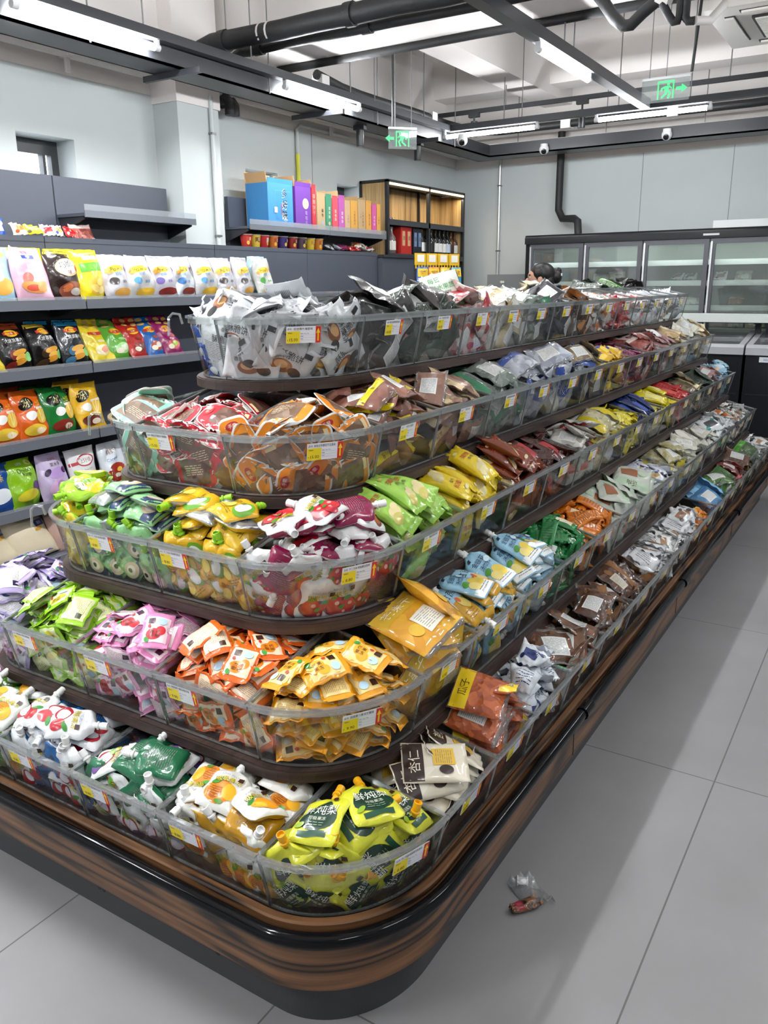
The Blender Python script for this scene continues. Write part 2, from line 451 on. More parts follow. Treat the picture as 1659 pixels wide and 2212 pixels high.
conduit(2.36, YL-0.02, 1.2, 2.5, M_cond, 'pale conduit on the wall behind the empty grey shelving')

# ------------------------------------------------------------------ lamps on rails
M_tube = mat('lamp_tube', (1, 1, 1), 0.4, emit=(0.95, 0.98, 1.0), estr=90.0)
M_tube_rear = mat('lamp_tube_rear', (1, 1, 1), 0.4, emit=(0.95, 0.98, 1.0), estr=42.0)
M_tube_dim = mat('lamp_tube_dim', (1, 1, 1), 0.4, emit=(0.95, 0.98, 1.0), estr=70.0)
M_cap = mat('lamp_cap', (0.75, 0.75, 0.75), 0.3)
def area(parent, loc, sx, sy, P, rz=0):
    L = bpy.data.lights.new('lamp_light', 'AREA'); L.shape = 'RECTANGLE'; L.size = sx; L.size_y = sy; L.energy = P
    L.color = (0.96, 0.98, 1.0)
    o = bpy.data.objects.new('lamp_light', L); COL.objects.link(o); o.location = loc; o.rotation_euler = (0, 0, rz)
    o.parent = parent
    return o
RZ = 2.55     # tube centre height
def lamp(cx_, cy_, along, label, L=0.80, p=1.0):
    t = thing('tube_lamp', label, 'ceiling lamp', (cx_, cy_, RZ), 0 if along == 'x' else PI/2, 'tube lamps on the ceiling rails')
    g = MB(); g.tube([(-L/2+.02, 0, 0), (L/2-.02, 0, 0)], 0.0165, (M_tube if p > .7 else M_tube_rear) if p > .45 else M_tube_dim, 12); smooth_angle(g.build('tube', t))
    for s in (-1, 1):
        g = MB(); g.tube([(s*(L/2-.02), 0, 0), (s*(L/2+0.012), 0, 0)], 0.017, M_cap, 12); g.box(s*L/2-0.008, s*L/2+0.008, -0.012, 0.012, 0, 0.04, M_cap)
        smooth_angle(g.build('end_cap', t))
    area(t, (0, 0, -0.02), L-.06, 0.03, TUBE_W*p)
    return t
def rail(x0, y0, x1, y1, label, zb=RZ+0.035, wd=0.05, hh=0.045, cat='rail', name='lamp_rail', hang=()):
    g = MB()
    if abs(x1-x0) > abs(y1-y0): g.box(x0, x1, y0-wd/2, y0+wd/2, zb, zb+hh, M_tray)
    else: g.box(x0-wd/2, x0+wd/2, min(y0, y1), max(y0, y1), zb, zb+hh, M_tray)
    o = g.build(name); tag(o, label, cat)
    hangers(hang, zb+hh, o)
    return o
rail(XN+.2, 3.38, 6.42, 3.38, 'long dark lamp rail above the grey snack shelving', hang=[(x, 3.38) for x in (2.3, 2.55, 3.2, 4.0, 5.0, 5.3, 6.0)])
rail(6.42, YR+.2, 6.42, 3.40, 'dark lamp rail running across the rear of the shop', hang=[(6.42, y) for y in (2.9, 2.75, 2.0, 1.5, 1.0)])
rail(XN+.2, 1.80, 6.40, 1.80, 'dark lamp rail running above the bulk snack island', wd=0.07, hh=0.06, hang=[(x, 1.80) for x in (2.0, 3.6, 4.75, 4.9)])
rail(XN+.2, -0.9, 6.40, -0.9, 'dark lamp rail beyond the aisle', hang=[(0, -.9)])
lamp(2.88, 3.38, 'x', 'lit tube lamp nearest on the rail above the grey shelving', p=1.6)
lamp(4.70, 3.38, 'x', 'second lit tube lamp on the rail above the grey shelving', p=.9)
lamp(6.42, 3.02, 'y', 'lit tube lamp by the rear corner beside a small exit sign', p=.5)
lamp(4.78, 1.80, 'x', 'lit tube lamp above the island pointing to the exit sign')
lamp(6.42, 1.76, 'y', 'lit tube lamp on the rear rail below the exit sign', p=.5)
for k, (x, y, p) in enumerate([(1.2, 3.38, 4.0), (-0.8, 3.38, 4.0), (2.9, 1.80, 1.2), (1.0, 1.80, 2.5), (-0.9, 1.80, 3.5), (4.6, -0.9, .44), (3.0, -0.9, .44), (1.4, -0.9, .44), (-0.2, -0.9, .44), (5.9, -0.9, .44)]):
    lamp(x, y, 'x', 'lit tube lamp on a rail outside the picture', p=p)
# thin black tracks with spotlights
def track(x, y0, y1, z, label, hang):
    g = MB(); g.box(x-0.018, x+0.018, y0, y1, z, z+0.03, M_black); o = g.build('track'); tag(o, label, 'track'); hangers(hang, z+.03, o)
track(6.67, YR+.3, 3.63, 2.75, 'thin black spotlight track across the rear of the shop', [(6.67, 3.0), (6.67, 1.3)])
g = MB(); g.tube(wobbly((4.76, 3.80, 2.778), (4.76, YR+.3, 2.778), 20, 0.003, 9), 0.024, M_foam, 10)
tag(smooth_angle(g.build('pipe')), 'thin black pipe under the plaster cross beam', 'pipe')
def spot(x, y, z, label, drop=0.07, L=0.13):
    t = thing('spotlight', label, 'spotlight', (x, y, z))
    g = MB(); g.box(-0.02, 0.02, -0.045, 0.045, -0.03, 0, M_black); g.build('track_adapter', t)
    g = MB(); g.tube([(0, 0, -0.03), (0, 0, -drop)], 0.008, M_black, 8); g.build('stem', t)
    g = MB(); g.lathe([(0.026, -drop-L), (0.028, -drop-L+0.01), (0.028, -drop)], M_blackm, 16); g.lathe([(0.022, -drop-L-0.001), (0.001, -drop-L-0.001)], M_cap, 16, cap=False)
    smooth_angle(g.build('lamp_head', t))
spot(6.67, 3.28, 2.75, 'black cylinder spotlight on the rear track near the corner lamp', .06, .12)
spot(6.67, 2.36, 2.75, 'black cylinder spotlight hanging from the middle of the rear track')
spot(5.35, 3.54, 2.50, 'black cylinder spotlight under the tray above the upright boxes', .03, .11)
spot(6.2, 3.55, 2.50, 'black cylinder spotlight behind the small exit sign', .03, .11)
# dome cameras
M_camw = mat('camera_white', (0.8, 0.8, 0.8), 0.3); M_lens = mat('camera_lens', (0.01, 0.01, 0.012), 0.08)
def dome(x, y, z, label, yaw):
    t = thing('security_camera', label, 'security camera', (x, y, z), yaw)
    g = MB(); g.lathe([(0.032, 0), (0.034, -0.02), (0.03, -0.03)], M_camw, 20); smooth_angle(g.build('base', t))
    g = MB(); g.lathe([(0.001, -0.085)]+[(0.042*math.sin(a), -0.045-0.042*math.cos(a)) for a in np.linspace(0.2, PI-0.5, 9)], M_camw, 20); smooth_angle(g.build('dome', t), 60)
    T = Matrix.Translation((-0.028, 0, -0.06)) @ Matrix.Rotation(-2.1, 4, 'Y')
    g = MB(); g.lathe([(0.022, 0), (0.022, 0.014), (0.016, 0.018), (0.001, 0.02)], M_lens, 16, T); smooth_angle(g.build('lens', t))
dome(6.30, 3.20, 2.535, 'white dome camera by the rear corner lamp', 0.4)
dome(7.28, 2.90, 2.56, 'white dome camera on the rear tray below the corner lamp', 0.3)
dome(7.28, 1.86, 2.58, 'white dome camera on the rear tray below the long rear lamp', 0.1)
# exit signs: clear plates with glowing green figure and arrow
M_sign = clear_mat('sign_plate', (0.9, 0.92, 0.92), 0.06, 0.03, haze=0.30, hazecol=(0.42, 0.45, 0.45))
M_green = mat('exit_green', (0.02, 0.5, 0.1), 0.4, emit=(0.03, 0.85, 0.16), estr=0.75)
M_signb = mat('sign_edge', (0.6, 0.62, 0.62), 0.3, 0.3)
def exit_sign(loc, yaw, wd, hh, flip, label, wires):
    """plate in local xz plane facing -y"""
    t = thing('exit_sign', label, 'exit sign', loc, yaw)
    g = MB(); g.box(-wd/2, wd/2, -0.003, 0.003, -hh/2, hh/2, M_sign); g.build('plate', t)
    g = MB(); g.box(-wd/2, wd/2, -0.008, 0.008, hh/2-0.006, hh/2+0.006, M_signb); g.build('top_edge', t)
    s = -1 if flip else 1
    g = MB(); y = -0.005
    X = lambda u: s*u*hh
    def R(u0, u1, v0, v1): 
        a, b = sorted((X(u0), X(u1))); g.box(a, b, y-0.001, y+0.001, v0*hh, v1*hh, M_green)
    def poly(pts): 
        p = [(X(u), v*hh) for u, v in pts]
        if s < 0: p = p[::-1]
        g.prism(p, -y-0.001, -y+0.001, M_green, Matrix.Rotation(PI/2, 4, 'X'))
    o = 0.02
    R(o-.36, o-.31, -.38, .36); R(o+.31, o+.36, -.38, .36); R(o-.31, o+.31, .29, .36)
    poly([(o-.05, -.02), (o+.12, -.02), (o+.16, .14), (o-.04, .14)])
    poly([(o+.06, .17), (o+.16, .17), (o+.16, .26), (o+.06, .26)])
    poly([(o-.04, .14), (o-.2, .08), (o-.22, -.04), (o-.16, -.05), (o-.14, .03), (o-.03, .06)])
    poly([(o+.14, .1), (o+.25, .02), (o+.27, .06), (o+.16, .15)])
    poly([(o-.05, -.02), (o-.02, -.16), (o-.2, -.3), (o-.16, -.36), (o+.06, -.18), (o+.06, -.02)])
    poly([(o+.03, -.02), (o+.16, -.16), (o+.08, -.36), (o+.15, -.38), (o+.24, -.15), (o+.12, -.02)])
    poly([(.48, .06), (.72, .06), (.72, .17), (.95, 0), (.72, -.17), (.72, -.06), (.48, -.06)])
    g.build('pictogram', t)
    for x in wires:
        g = MB(); g.tube([(x, 0, hh/2), (x, 0, CZ-loc[2])], 0.0025, M_wire, 6); g.build('hanger_wire', t)
    return t
es = exit_sign((5.6, 1.46, 2.53), -PI/2+0.02, 0.285, 0.135, False, 'glowing green exit sign with arrow above the rear lamp', (-0.1, 0.0))
exit_sign((5.0, 2.975, 2.315), -0.75, 0.19, 0.125, True, 'small glowing green exit sign with arrow by the left wall', (-0.05, 0.06))
g = MB(); g.tube([(5.55, 1.30, 2.60), (5.54, 1.285, 2.8), (5.55, 1.26, 3.29)], 0.009, M_black, 8); tag(g.build('cable'), 'black cable hanging down beside the exit sign', 'cable')
g = MB(); g.tube([(5.02, 3.06, 2.385), (5.02, 3.06, 3.29)], 0.008, M_black, 8); tag(g.build('cable'), 'black cable dropping from the ceiling to the small exit sign', 'cable')

# cassette air conditioner
M_ac = mat('ac_white', s2l('#f4f0ea'), 0.4); M_acd = mat('ac_dark', (0.03, 0.03, 0.03), 0.6)
ac = thing('air_conditioner', 'white ceiling cassette air conditioner with square grille', 'air conditioner', (5.18, 0.68, 2.70))
g = MB(); a = 0.41
ring = [(-a, -a), (a, -a), (a, a), (-a, a)]
g.prism(ring, 0, 0.045, M_ac); g.box(-0.36, 0.36, -0.36, 0.36, 0.045, 0.26, mat('ac_body', (0.32, 0.35, 0.38), 0.4, 0.5)); g.build('panel', ac)
g = MB()
for s in range(4):
    T = Matrix.Rotation(s*PI/2, 4, 'Z')
    g.box(-0.25, 0.25, 0.285, 0.335, -0.004, 0.0, M_acd, T); g.box(-0.24, 0.24, 0.292, 0.335, -0.014, -0.004, M_ac, T)
g.build('air_flap', ac)
g = MB(); g.box(-0.21, 0.21, -0.21, 0.21, -0.012, 0, M_acd)
for i in range(15):
    for j in range(5):
        x = -0.19+i*0.38/14; y = -0.2+j*0.08
        g.box(x-0.009, x+0.009, y+0.008, y+0.075, -0.018, -0.012, M_ac)
g.build('grille', ac)
g = MB()
for i in (-1, 1):
    for j in (-1, 1): g.tube([(i*0.34, j*0.34, 0.2), (i*0.34, j*0.34, CZ-2.70)], 0.005, M_wire, 6)
g.build('hanger_rod', ac)
# insulated drain hoses beside it
f = MB(); f.tube([(4.62, 1.60, 2.84), (4.62, 1.553, 2.785), (4.62, 1.49, 2.70), (4.62, 1.44, 2.655), (4.62, 1.40, 2.655), (4.62, 1.345, 2.70), (4.62, 1.28, 2.74), (4.62, 1.24, 2.735)], 0.030, M_foam, 12)
tag(smooth_angle(f.build('hose')), 'sagging black insulated hose left of the air conditioner', 'hose')
f = MB(); f.tube([(4.60, 1.245, 2.72), (4.60, 1.21, 2.66), (4.60, 1.185, 2.63), (4.60, 1.165, 2.63), (4.60, 1.157, 2.66), (4.60, 1.157, 2.80)], 0.020, M_foam, 12)
tag(smooth_angle(f.build('hose')), 'black insulated hose rising to the ceiling in a bend', 'hose')
f = MB(); f.tube([(4.60, 1.128, 2.80), (4.60, 1.128, 2.64), (4.60, 1.115, 2.622), (4.60, 1.085, 2.62)], 0.020, M_foam, 12); f.tube([(4.60, 1.085, 2.62), (4.68, 1.03, 2.63), (4.80, 0.98, 2.74)], 0.021, M_pwhite, 12)
tag(smooth_angle(f.build('hose')), 'black insulated hose joined to the air conditioner', 'hose')
f = MB(); f.tube([(4.61, 1.27, 2.76), (4.61, 1.21, 2.73)], 0.036, M_pwhite, 12); tag(smooth_angle(f.build('hose_wrap')), 'white taped lump joining the black hoses', 'hose wrap')

f = MB(); f.tube([(4.38, 4.025, 2.56), (4.38, 3.93, 2.56), (4.38, 3.90, 2.53), (4.38, 3.90, 2.46)], 0.035, M_foam, 12); f.tube([(4.44, 4.025, 2.55), (4.44, 3.93, 2.55), (4.44, 3.91, 2.52), (4.44, 3.91, 2.465)], 0.03, M_foam, 12)
tag(smooth_angle(f.build('pipe')), 'black insulated pipe stub out of the wall beside the pillar', 'pipe')
# ================================================================== the stepped island
TX = [1.49, 1.338, 1.225, 1.091, 0.956]      # front rim plane of each tier (short side)
TY = [1.17, 1.024, 0.897, 0.770, 0.643]      # rim plane of each tier (long side)
TZ = [1.325, 1.080, 0.842, 0.604, 0.392]     # rim heights
TB = [1.176, 0.937, 0.702, 0.460, 0.258]     # board tops the bins stand on
TE = [5.37, 5.50, 5.61, 5.74, 5.86]          # far ends
FX, FY, YC = 0.285, 0.24, 1.41
RISE = [0.045, 0.06, 0.06, 0.062, 0.03]
INS = 0.03                                    # front walls lean out by this much
def rrect(o, k_rx=FX, k_ry=FY, k=0, n=14, far=0.05):
    """plan outline of tier k grown by o, counter-clockwise, rounded front corners"""
    x0, y0, x1 = TX[k]-o, TY[k]-o, TE[k]+o; y1 = 2*YC-y0
    rx, ry = k_rx+o, k_ry+o
    p = []
    for i in range(n+1):
        a = PI/2*i/n; p.append((x0+rx-rx*math.cos(a), y0+ry-ry*math.sin(a)))
    for cx_, cy_, a0 in ((x1-far, y0+far, -PI/2), (x1-far, y1-far, 0)):
        for i in range(5): a = a0+PI/2*i/4; p.append((cx_+far*math.cos(a), cy_+far*math.sin(a)))
    for i in range(n+1):
        a = PI/2*i/n; p.append((x0+rx-rx*math.sin(a), y1-ry+ry*math.cos(a)))
    return p
W_board = wood_mat('board_walnut', s2l('#4e3c35'), s2l('#443430'), s2l('#352824'), 0.9, 10)
W_panel = wood_mat('panel_walnut', s2l('#80593a'), s2l('#64452c'), s2l('#241a14'), 0.8, 8.0, rough=0.36, dist=7.5)
M_kick = mat('kick_grey', (0.045, 0.045, 0.048), 0.42)
M_bump = mat('bumper_black', (0.004, 0.004, 0.005), 0.10, spec=0.2)
isl = thing('display_island', 'long stepped walnut island with five tiers of clear snack bins', 'display island', (3.4, YC, 0))
def part(mb, name, sm=False):
    o = mb.build(name); o.parent = isl; o.matrix_parent_inverse = isl.matrix_world.inverted()
    o.location = (0, 0, 0)
    return o
bpy.context.view_layer.update()
isl_inv = Matrix.Translation((-3.4, -YC, 0))
def part(mb, name):
    mb.v = [(x-3.4, y-YC, z) for x, y, z in mb.v]
    o = mb.build(name); o.parent = isl
    return o
for k in range(4):
    g = MB(); z = TB[k]
    P0 = rrect(-0.010, k=k); P1 = rrect(-0.013, k=k)
    g.prism(P0, z-0.024, z-0.003, W_board); g.prism(P1, z-0.003, z, W_board)
    part(g, 'shelf_board')
    g = MB(); R = rrect(-0.13, k=k)
    g.prism(R, TB[k+1], z-0.024, W_board); part(g, 'riser_panel')
g = MB(); g.prism(rrect(-0.035, k=4), 0.12, TB[4], W_board); part(g, 'deck')
# base panel: timber skirt with a raised lip, bumper tube and recessed kick plate
def loop_ribbon(g, o_list, m):
    """swept skirt: list of (offset, z) going up"""
    paths = [rrect(o, k=4, n=24) for o, z in o_list]
    paths = [p[30:]+p[:30] for p in paths]
    n = len(paths[0])
    acc = [0.0]
    for i in range(n):
        a, b = paths[0][i], paths[0][(i+1) % n]; acc.append(acc[-1]+math.hypot(a[0]-b[0], a[1]-b[1]))
    vs = []; fs = []; uv = []
    for (o, z), p in zip(o_list, paths):
        vs += [(x, y, z) for x, y in p]
    h = [0.0]
    for j in range(1, len(o_list)): h.append(h[-1]+math.hypot(o_list[j][0]-o_list[j-1][0], o_list[j][1]-o_list[j-1][1]))
    for j in range(len(o_list)-1):
        for i in range(n):
            i2 = (i+1) % n
            fs.append((j*n+i, j*n+i2, (j+1)*n+i2, (j+1)*n+i))
            uv.append([(acc[i], h[j]), (acc[i+1], h[j]), (acc[i+1], h[j+1]), (acc[i], h[j+1])])
    g.add(vs, fs, m, uv)
g = MB(); loop_ribbon(g, [(-0.06, 0.118), (0.003, 0.118), (0.003, 0.226)], W_panel)
smooth_angle(part(g, 'base_panel'), 30)
g = MB(); loop_ribbon(g, [(-0.03, 0.226), (0.0, 0.226), (0.0, 0.264), (-0.003, 0.268), (-0.016, 0.268), (-0.02, 0.264), (-0.02, 0.25), (-0.05, 0.25)], W_panel)
smooth_angle(part(g, 'top_rail'), 30)
g = MB(); g.tube([(x, y, 0.243) for x, y in rrect(0.015, k=4, n=24)], 0.0155, M_bump, 14, closed=True)
# black strip on the panel, painted in as the shadow under the tube
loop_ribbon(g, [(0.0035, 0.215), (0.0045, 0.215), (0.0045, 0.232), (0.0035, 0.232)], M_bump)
smooth_angle(part(g, 'bumper_rail'), 40)
g = MB(); g.prism(rrect(-0.043, k=4, n=24), 0.0, 0.12, M_kick)
for p in [(0.9985, 1.90), (0.9985, 1.42), (0.9985, 1.405), (0.9985, 1.05)]:
    g.tube([(p[0], p[1], 0.055), (p[0]+0.002, p[1], 0.055)], 0.006, M_black, 10)
part(g, 'kick_plate')
g = MB()
for x in (2.0, 3.2, 4.4, 5.6):
    g.box(x-0.0015, x+0.0015, TY[4]-0.0045, TY[4]+0.0, 0.12, 0.225, M_black)
part(g, 'panel_seam')
# drawer pulls set in the long side: black rounded grips
for x in (2.05, 3.25, 4.45):
    g = MB(); g.tube([(x-0.03, TY[4]-0.016, 0.243), (x+0.03, TY[4]-0.016, 0.243)], 0.019, M_bump, 12); smooth_angle(part(g, 'bumper_joint'))

# ------------------------------------------------------------------ clear bins
M_pane = clear_mat('acrylic_pane', (0.975, 0.985, 0.985), 0.075, 0.03, haze=0.012, hazecol=(0.85, 0.88, 0.92), facing=0.55)
M_rim = clear_mat('acrylic_edge', (0.93, 0.96, 0.96), 0.28, 0.025, haze=0.13, hazecol=(0.96, 0.98, 0.98), facing=0.75)
M_edge = clear_mat('acrylic_cut_edge', (0.45, 0.48, 0.48), 0.25, 0.1, haze=0.2, hazecol=(0.5, 0.52, 0.52), facing=0.6)
TH = 0.004
def strip(g, pts, wd, ht, m):
    """bar along a polyline: width across (plan), height down from the line"""
    vs = []; fs = []; n = len(pts)
    for i, p in enumerate(pts):
        a = pts[max(0, i-1)]; b = pts[min(n-1, i+1)]
        t = Vector((b[0]-a[0], b[1]-a[1], 0)); 
        if t.length < 1e-6: t = Vector((1, 0, 0))
        t.normalize(); s = Vector((-t.y, t.x, 0))*wd/2; p = Vector(p)
        vs += [p+s, p-s, p-s-Vector((0, 0, ht)), p+s-Vector((0, 0, ht))]
    for i in range(n-1):
        for k in range(4): fs.append((i*4+k, i*4+(k+1) % 4, (i+1)*4+(k+1) % 4, (i+1)*4+k))
    fs += [(3, 2, 1, 0), tuple((n-1)*4+k for k in range(4))]
    g.add(vs, fs, m)
def pane(g, top, bot, m=None, th=0.003):
    """thin solid sheet between two polylines (same count)"""
    m = m or M_pane
    n = len(top); vs = []; fs = []
    for i in range(n):
        vs += [top[i], bot[i]]
    for i in range(n-1): fs.append((2*i, 2*i+1, 2*i+3, 2*i+2))
    g.add(vs, fs, m)
def shell(front_top, front_bot, back_top, back_bot, hbase):
    """bin from a front polyline (left to right) and a back polyline of 2+ points"""
    g = MB()
    pane(g, front_top, front_bot)
    lt, rt_ = front_top[0], front_top[-1]
    pane(g, [lt, back_top[0]], [front_bot[0], back_bot[0]])
    pane(g, [rt_, back_top[-1]], [front_bot[-1], back_bot[-1]])
    if len(back_top) > 1 and (Vector(back_top[0])-Vector(back_top[-1])).length > 1e-4: pane(g, back_top, back_bot)
    # floor
    vs = list(front_bot)+list(back_bot)[::-1]
    g.add(vs, [tuple(range(len(vs)))], M_pane)
    # moulded lip along the front, polished edges along the sides
    ft = [Vector(p) for p in front_top]
    cen = Vector(back_top[0]).lerp(Vector(back_top[-1]), .5)
    out = []
    for p in ft:
        d = Vector((p.x-cen.x, p.y-cen.y, 0)).normalized()
        out.append(p+d*0.003)
    strip(g, [p+Vector((0, 0, 0.002)) for p in out], 0.0105, 0.005, M_rim)
    strip(g, [p+Vector((0, 0, -0.003)) for p in ft], 0.004, 0.012, M_rim)
    for a, b in ((lt, back_top[0]), (rt_, back_top[-1])):
        strip(g, [Vector(a), Vector(b)], 0.0055, 0.005, M_rim)
        strip(g, [Vector(a)-Vector((0, 0, 0.005)), Vector(b)-Vector((0, 0, .005))], 0.003, 0.003, M_edge)
    if len(back_top) > 1 and (Vector(back_top[0])-Vector(back_top[-1])).length > 1e-4:
        strip(g, [Vector(p) for p in back_top], 0.005, 0.005, M_rim)
    # upright corners and bottom edge
    for a, b in ((front_top[0], front_bot[0]), (front_top[-1], front_bot[-1])):
        a = Vector(a); b = Vector(b); c = Vector((cen.x, cen.y, 0)); 
        g.tube([a-Vector((0, 0, .004)), b+Vector((0, 0, .002))], 0.0022, M_edge, 5)
    strip(g, [Vector(p)+Vector((0, 0, 0.004)) for p in front_bot], 0.004, 0.004, M_edge)
    return g
class Bin: pass
BINS = {}
def reg(key, obj, O, ex, ey, mask, w, d, hf, hb, front_fn, depth_fn, tier):
    b = Bin(); b.key = key; b.obj = obj; b.O = Vector(O); b.ex = Vector(ex); b.ey = Vector(ey)
    b.mask = mask; b.w = w; b.d = d; b.hf = hf; b.hb = hb; b.front = front_fn; b.depth = depth_fn; b.tier = tier
    b.M = Matrix(((ex[0], ey[0], 0, O[0]), (ex[1], ey[1], 0, O[1]), (0, 0, 1, O[2]), (0, 0, 0, 1)))
    BINS[key] = b; return b
RECT = {}
def rect_bin(key, k, O, ex, ey, w, d):
    w = w-0.004
    hf = TZ[k]-TB[k]; hb = hf+RISE[k]; kk = (round(w, 3), round(d, 3), k)
    if kk not in RECT:
        RECT[kk] = shell([(0.002, 0, hf), (w+0.002, 0, hf)], [(0.004, INS, 0.002), (w, INS, 0.002)], [(0.002, d, hb), (w+0.002, d, hb)], [(0.004, d, 0.002), (w, d, 0.002)], 0).mesh('acrylic_bin')
    o = bpy.data.objects.new('acrylic_bin', RECT[kk]); COL.objects.link(o)
    M4 = Matrix(((ex[0], ey[0], 0, O[0]), (ex[1], ey[1], 0, O[1]), (0, 0, 1, O[2]), (0, 0, 0, 1)))
    o.matrix_world = M4
    def fr(t):      # t in 0..1 along the front: returns point mid pane, outward normal
        n = Vector((0, -hf, -INS)).normalized(); n = Vector((0, -1, INS/hf*-1)).normalized()
        return Vector((t*(w+.004), INS*0.3, hf*0.70)), n, Vector((1, 0, 0))
    return reg(key, o, O, ex, ey, lambda u, v: (u > .004) & (u < w) & (v > .012) & (v < d-.004), w+.004, d, hf, hb, fr, lambda u, v: v, k)
FAN = {}
def fan_bin(key, k, mirror):
    hf = TZ[k]-TB[k]; hb = hf+RISE[k]; n = 20
    ft = []; fb = []
    c = Vector((FX-.002, FY-.002, 0)) if not mirror else Vector((FX-.002, 0.002, 0))
    for i in range(n+1):
        a = PI/2*i/n
        if not mirror:   # from the short side round to the long side (left to right)
            dx, dy = -math.cos(a), -math.sin(a)
        else:
            dx, dy = -math.sin(a), math.cos(a)
        ft.append((c.x+dx*(FX-.002), c.y+dy*(FY-.002), hf)); fb.append((c.x+dx*(FX-.002-INS), c.y+dy*(FY-.002-INS), 0.002))
    kk = (k, mirror)
    if kk not in FAN:
        FAN[kk] = shell(ft, fb, [(c.x, c.y, hb)], [(c.x, c.y, 0.002)], 0).mesh('acrylic_corner_bin')
    o = bpy.data.objects.new('acrylic_corner_bin', FAN[kk]); COL.objects.link(o)
    O = (TX[k], TY[k], TB[k]) if not mirror else (TX[k], 2*YC-TY[k]-FY, TB[k])
    o.location = O
    def rad(u, v): return np.sqrt(((u-c.x)/(FX))**2+((v-c.y)/(FY))**2)
    def msk(u, v):
        q = (u < c.x-.004) & ((v < c.y-.004) if not mirror else (v > c.y+.004))
        return q & (rad(u, v) < 0.95)
    def fr(t):
        a = PI/2*t if not mirror else PI/2*(1-t)
        a = PI/2*t
        if not mirror: dx, dy = -math.cos(a), -math.sin(a); tx, ty = math.sin(a)*FX, -math.cos(a)*FY
        else: dx, dy = -math.sin(a), math.cos(a); tx, ty = -math.cos(a)*FX, -math.sin(a)*FY
        p = Vector((c.x+dx*(FX-INS*0.3), c.y+dy*(FY-INS*0.3), hf*0.70))
        t3 = Vector((tx, ty, 0)).normalized()
        nn = Vector((t3.y, -t3.x, 0))
        nn = (nn+Vector((0, 0, -INS/hf))).normalized()
        return p, nn, t3
    return reg(key, o, O, (1, 0, 0), (0, 1, 0), msk, FX, FY, hf, hb, fr, lambda u, v: (1-rad(u, v))*0.26, k)
# long side boundaries measured for the nearest bins, then regular
LONG = [[1.775, 2.075, 2.356, 2.60, 2.86, 3.12], [1.623, 1.914, 2.241, 2.533, 2.81], [1.510, 1.815, 2.117, 2.398, 2.704], [1.376, 1.633, 1.935], [1.241, 1.486, 1.704, 1.968, 2.256, 2.56, 2.86]]
for k in range(5):
    fan_bin((k, 'corner'), k, False)
    fan_bin((k, 'end'), k, True)
    y = TY[k]+FY; yend = 2*YC-TY[k]-FY; m = k
    if m:
        wbin = (yend-y)/m
        for i in range(m):
            yl = y+(i+1)*wbin     # left edge as seen from the front (larger y)
            rect_bin((k, 's', i), k, (TX[k], yl, TB[k]), (0, -1, 0), (1, 0, 0), wbin, TX[m-1]-TX[m]+0.12)
    b = list(LONG[k]); n = round((TE[k]-b[-1])/0.285); st = (TE[k]-b[-1])/n
    b += [b[-1]+st*(i+1) for i in range(n)]
    for i in range(len(b)-1):
        rect_bin((k, 'l', i), k, (b[i], TY[k], TB[k]), (1, 0, 0), (0, 1, 0), b[i+1]-b[i], 0.225 if k == 0 else TY[k-1]-TY[k]+0.12)
# the far row of the top tier, back to back with the near row
b = [1.775]+[1.775+(TE[0]-1.775)/12*(i+1) for i in range(12)]
for i in range(12):
    rect_bin((0, 'r', i), 0, (b[i+1], 2*YC-TY[0], TB[0]), (-1, 0, 0), (0, -1, 0), b[i+1]-b[i], 0.225)
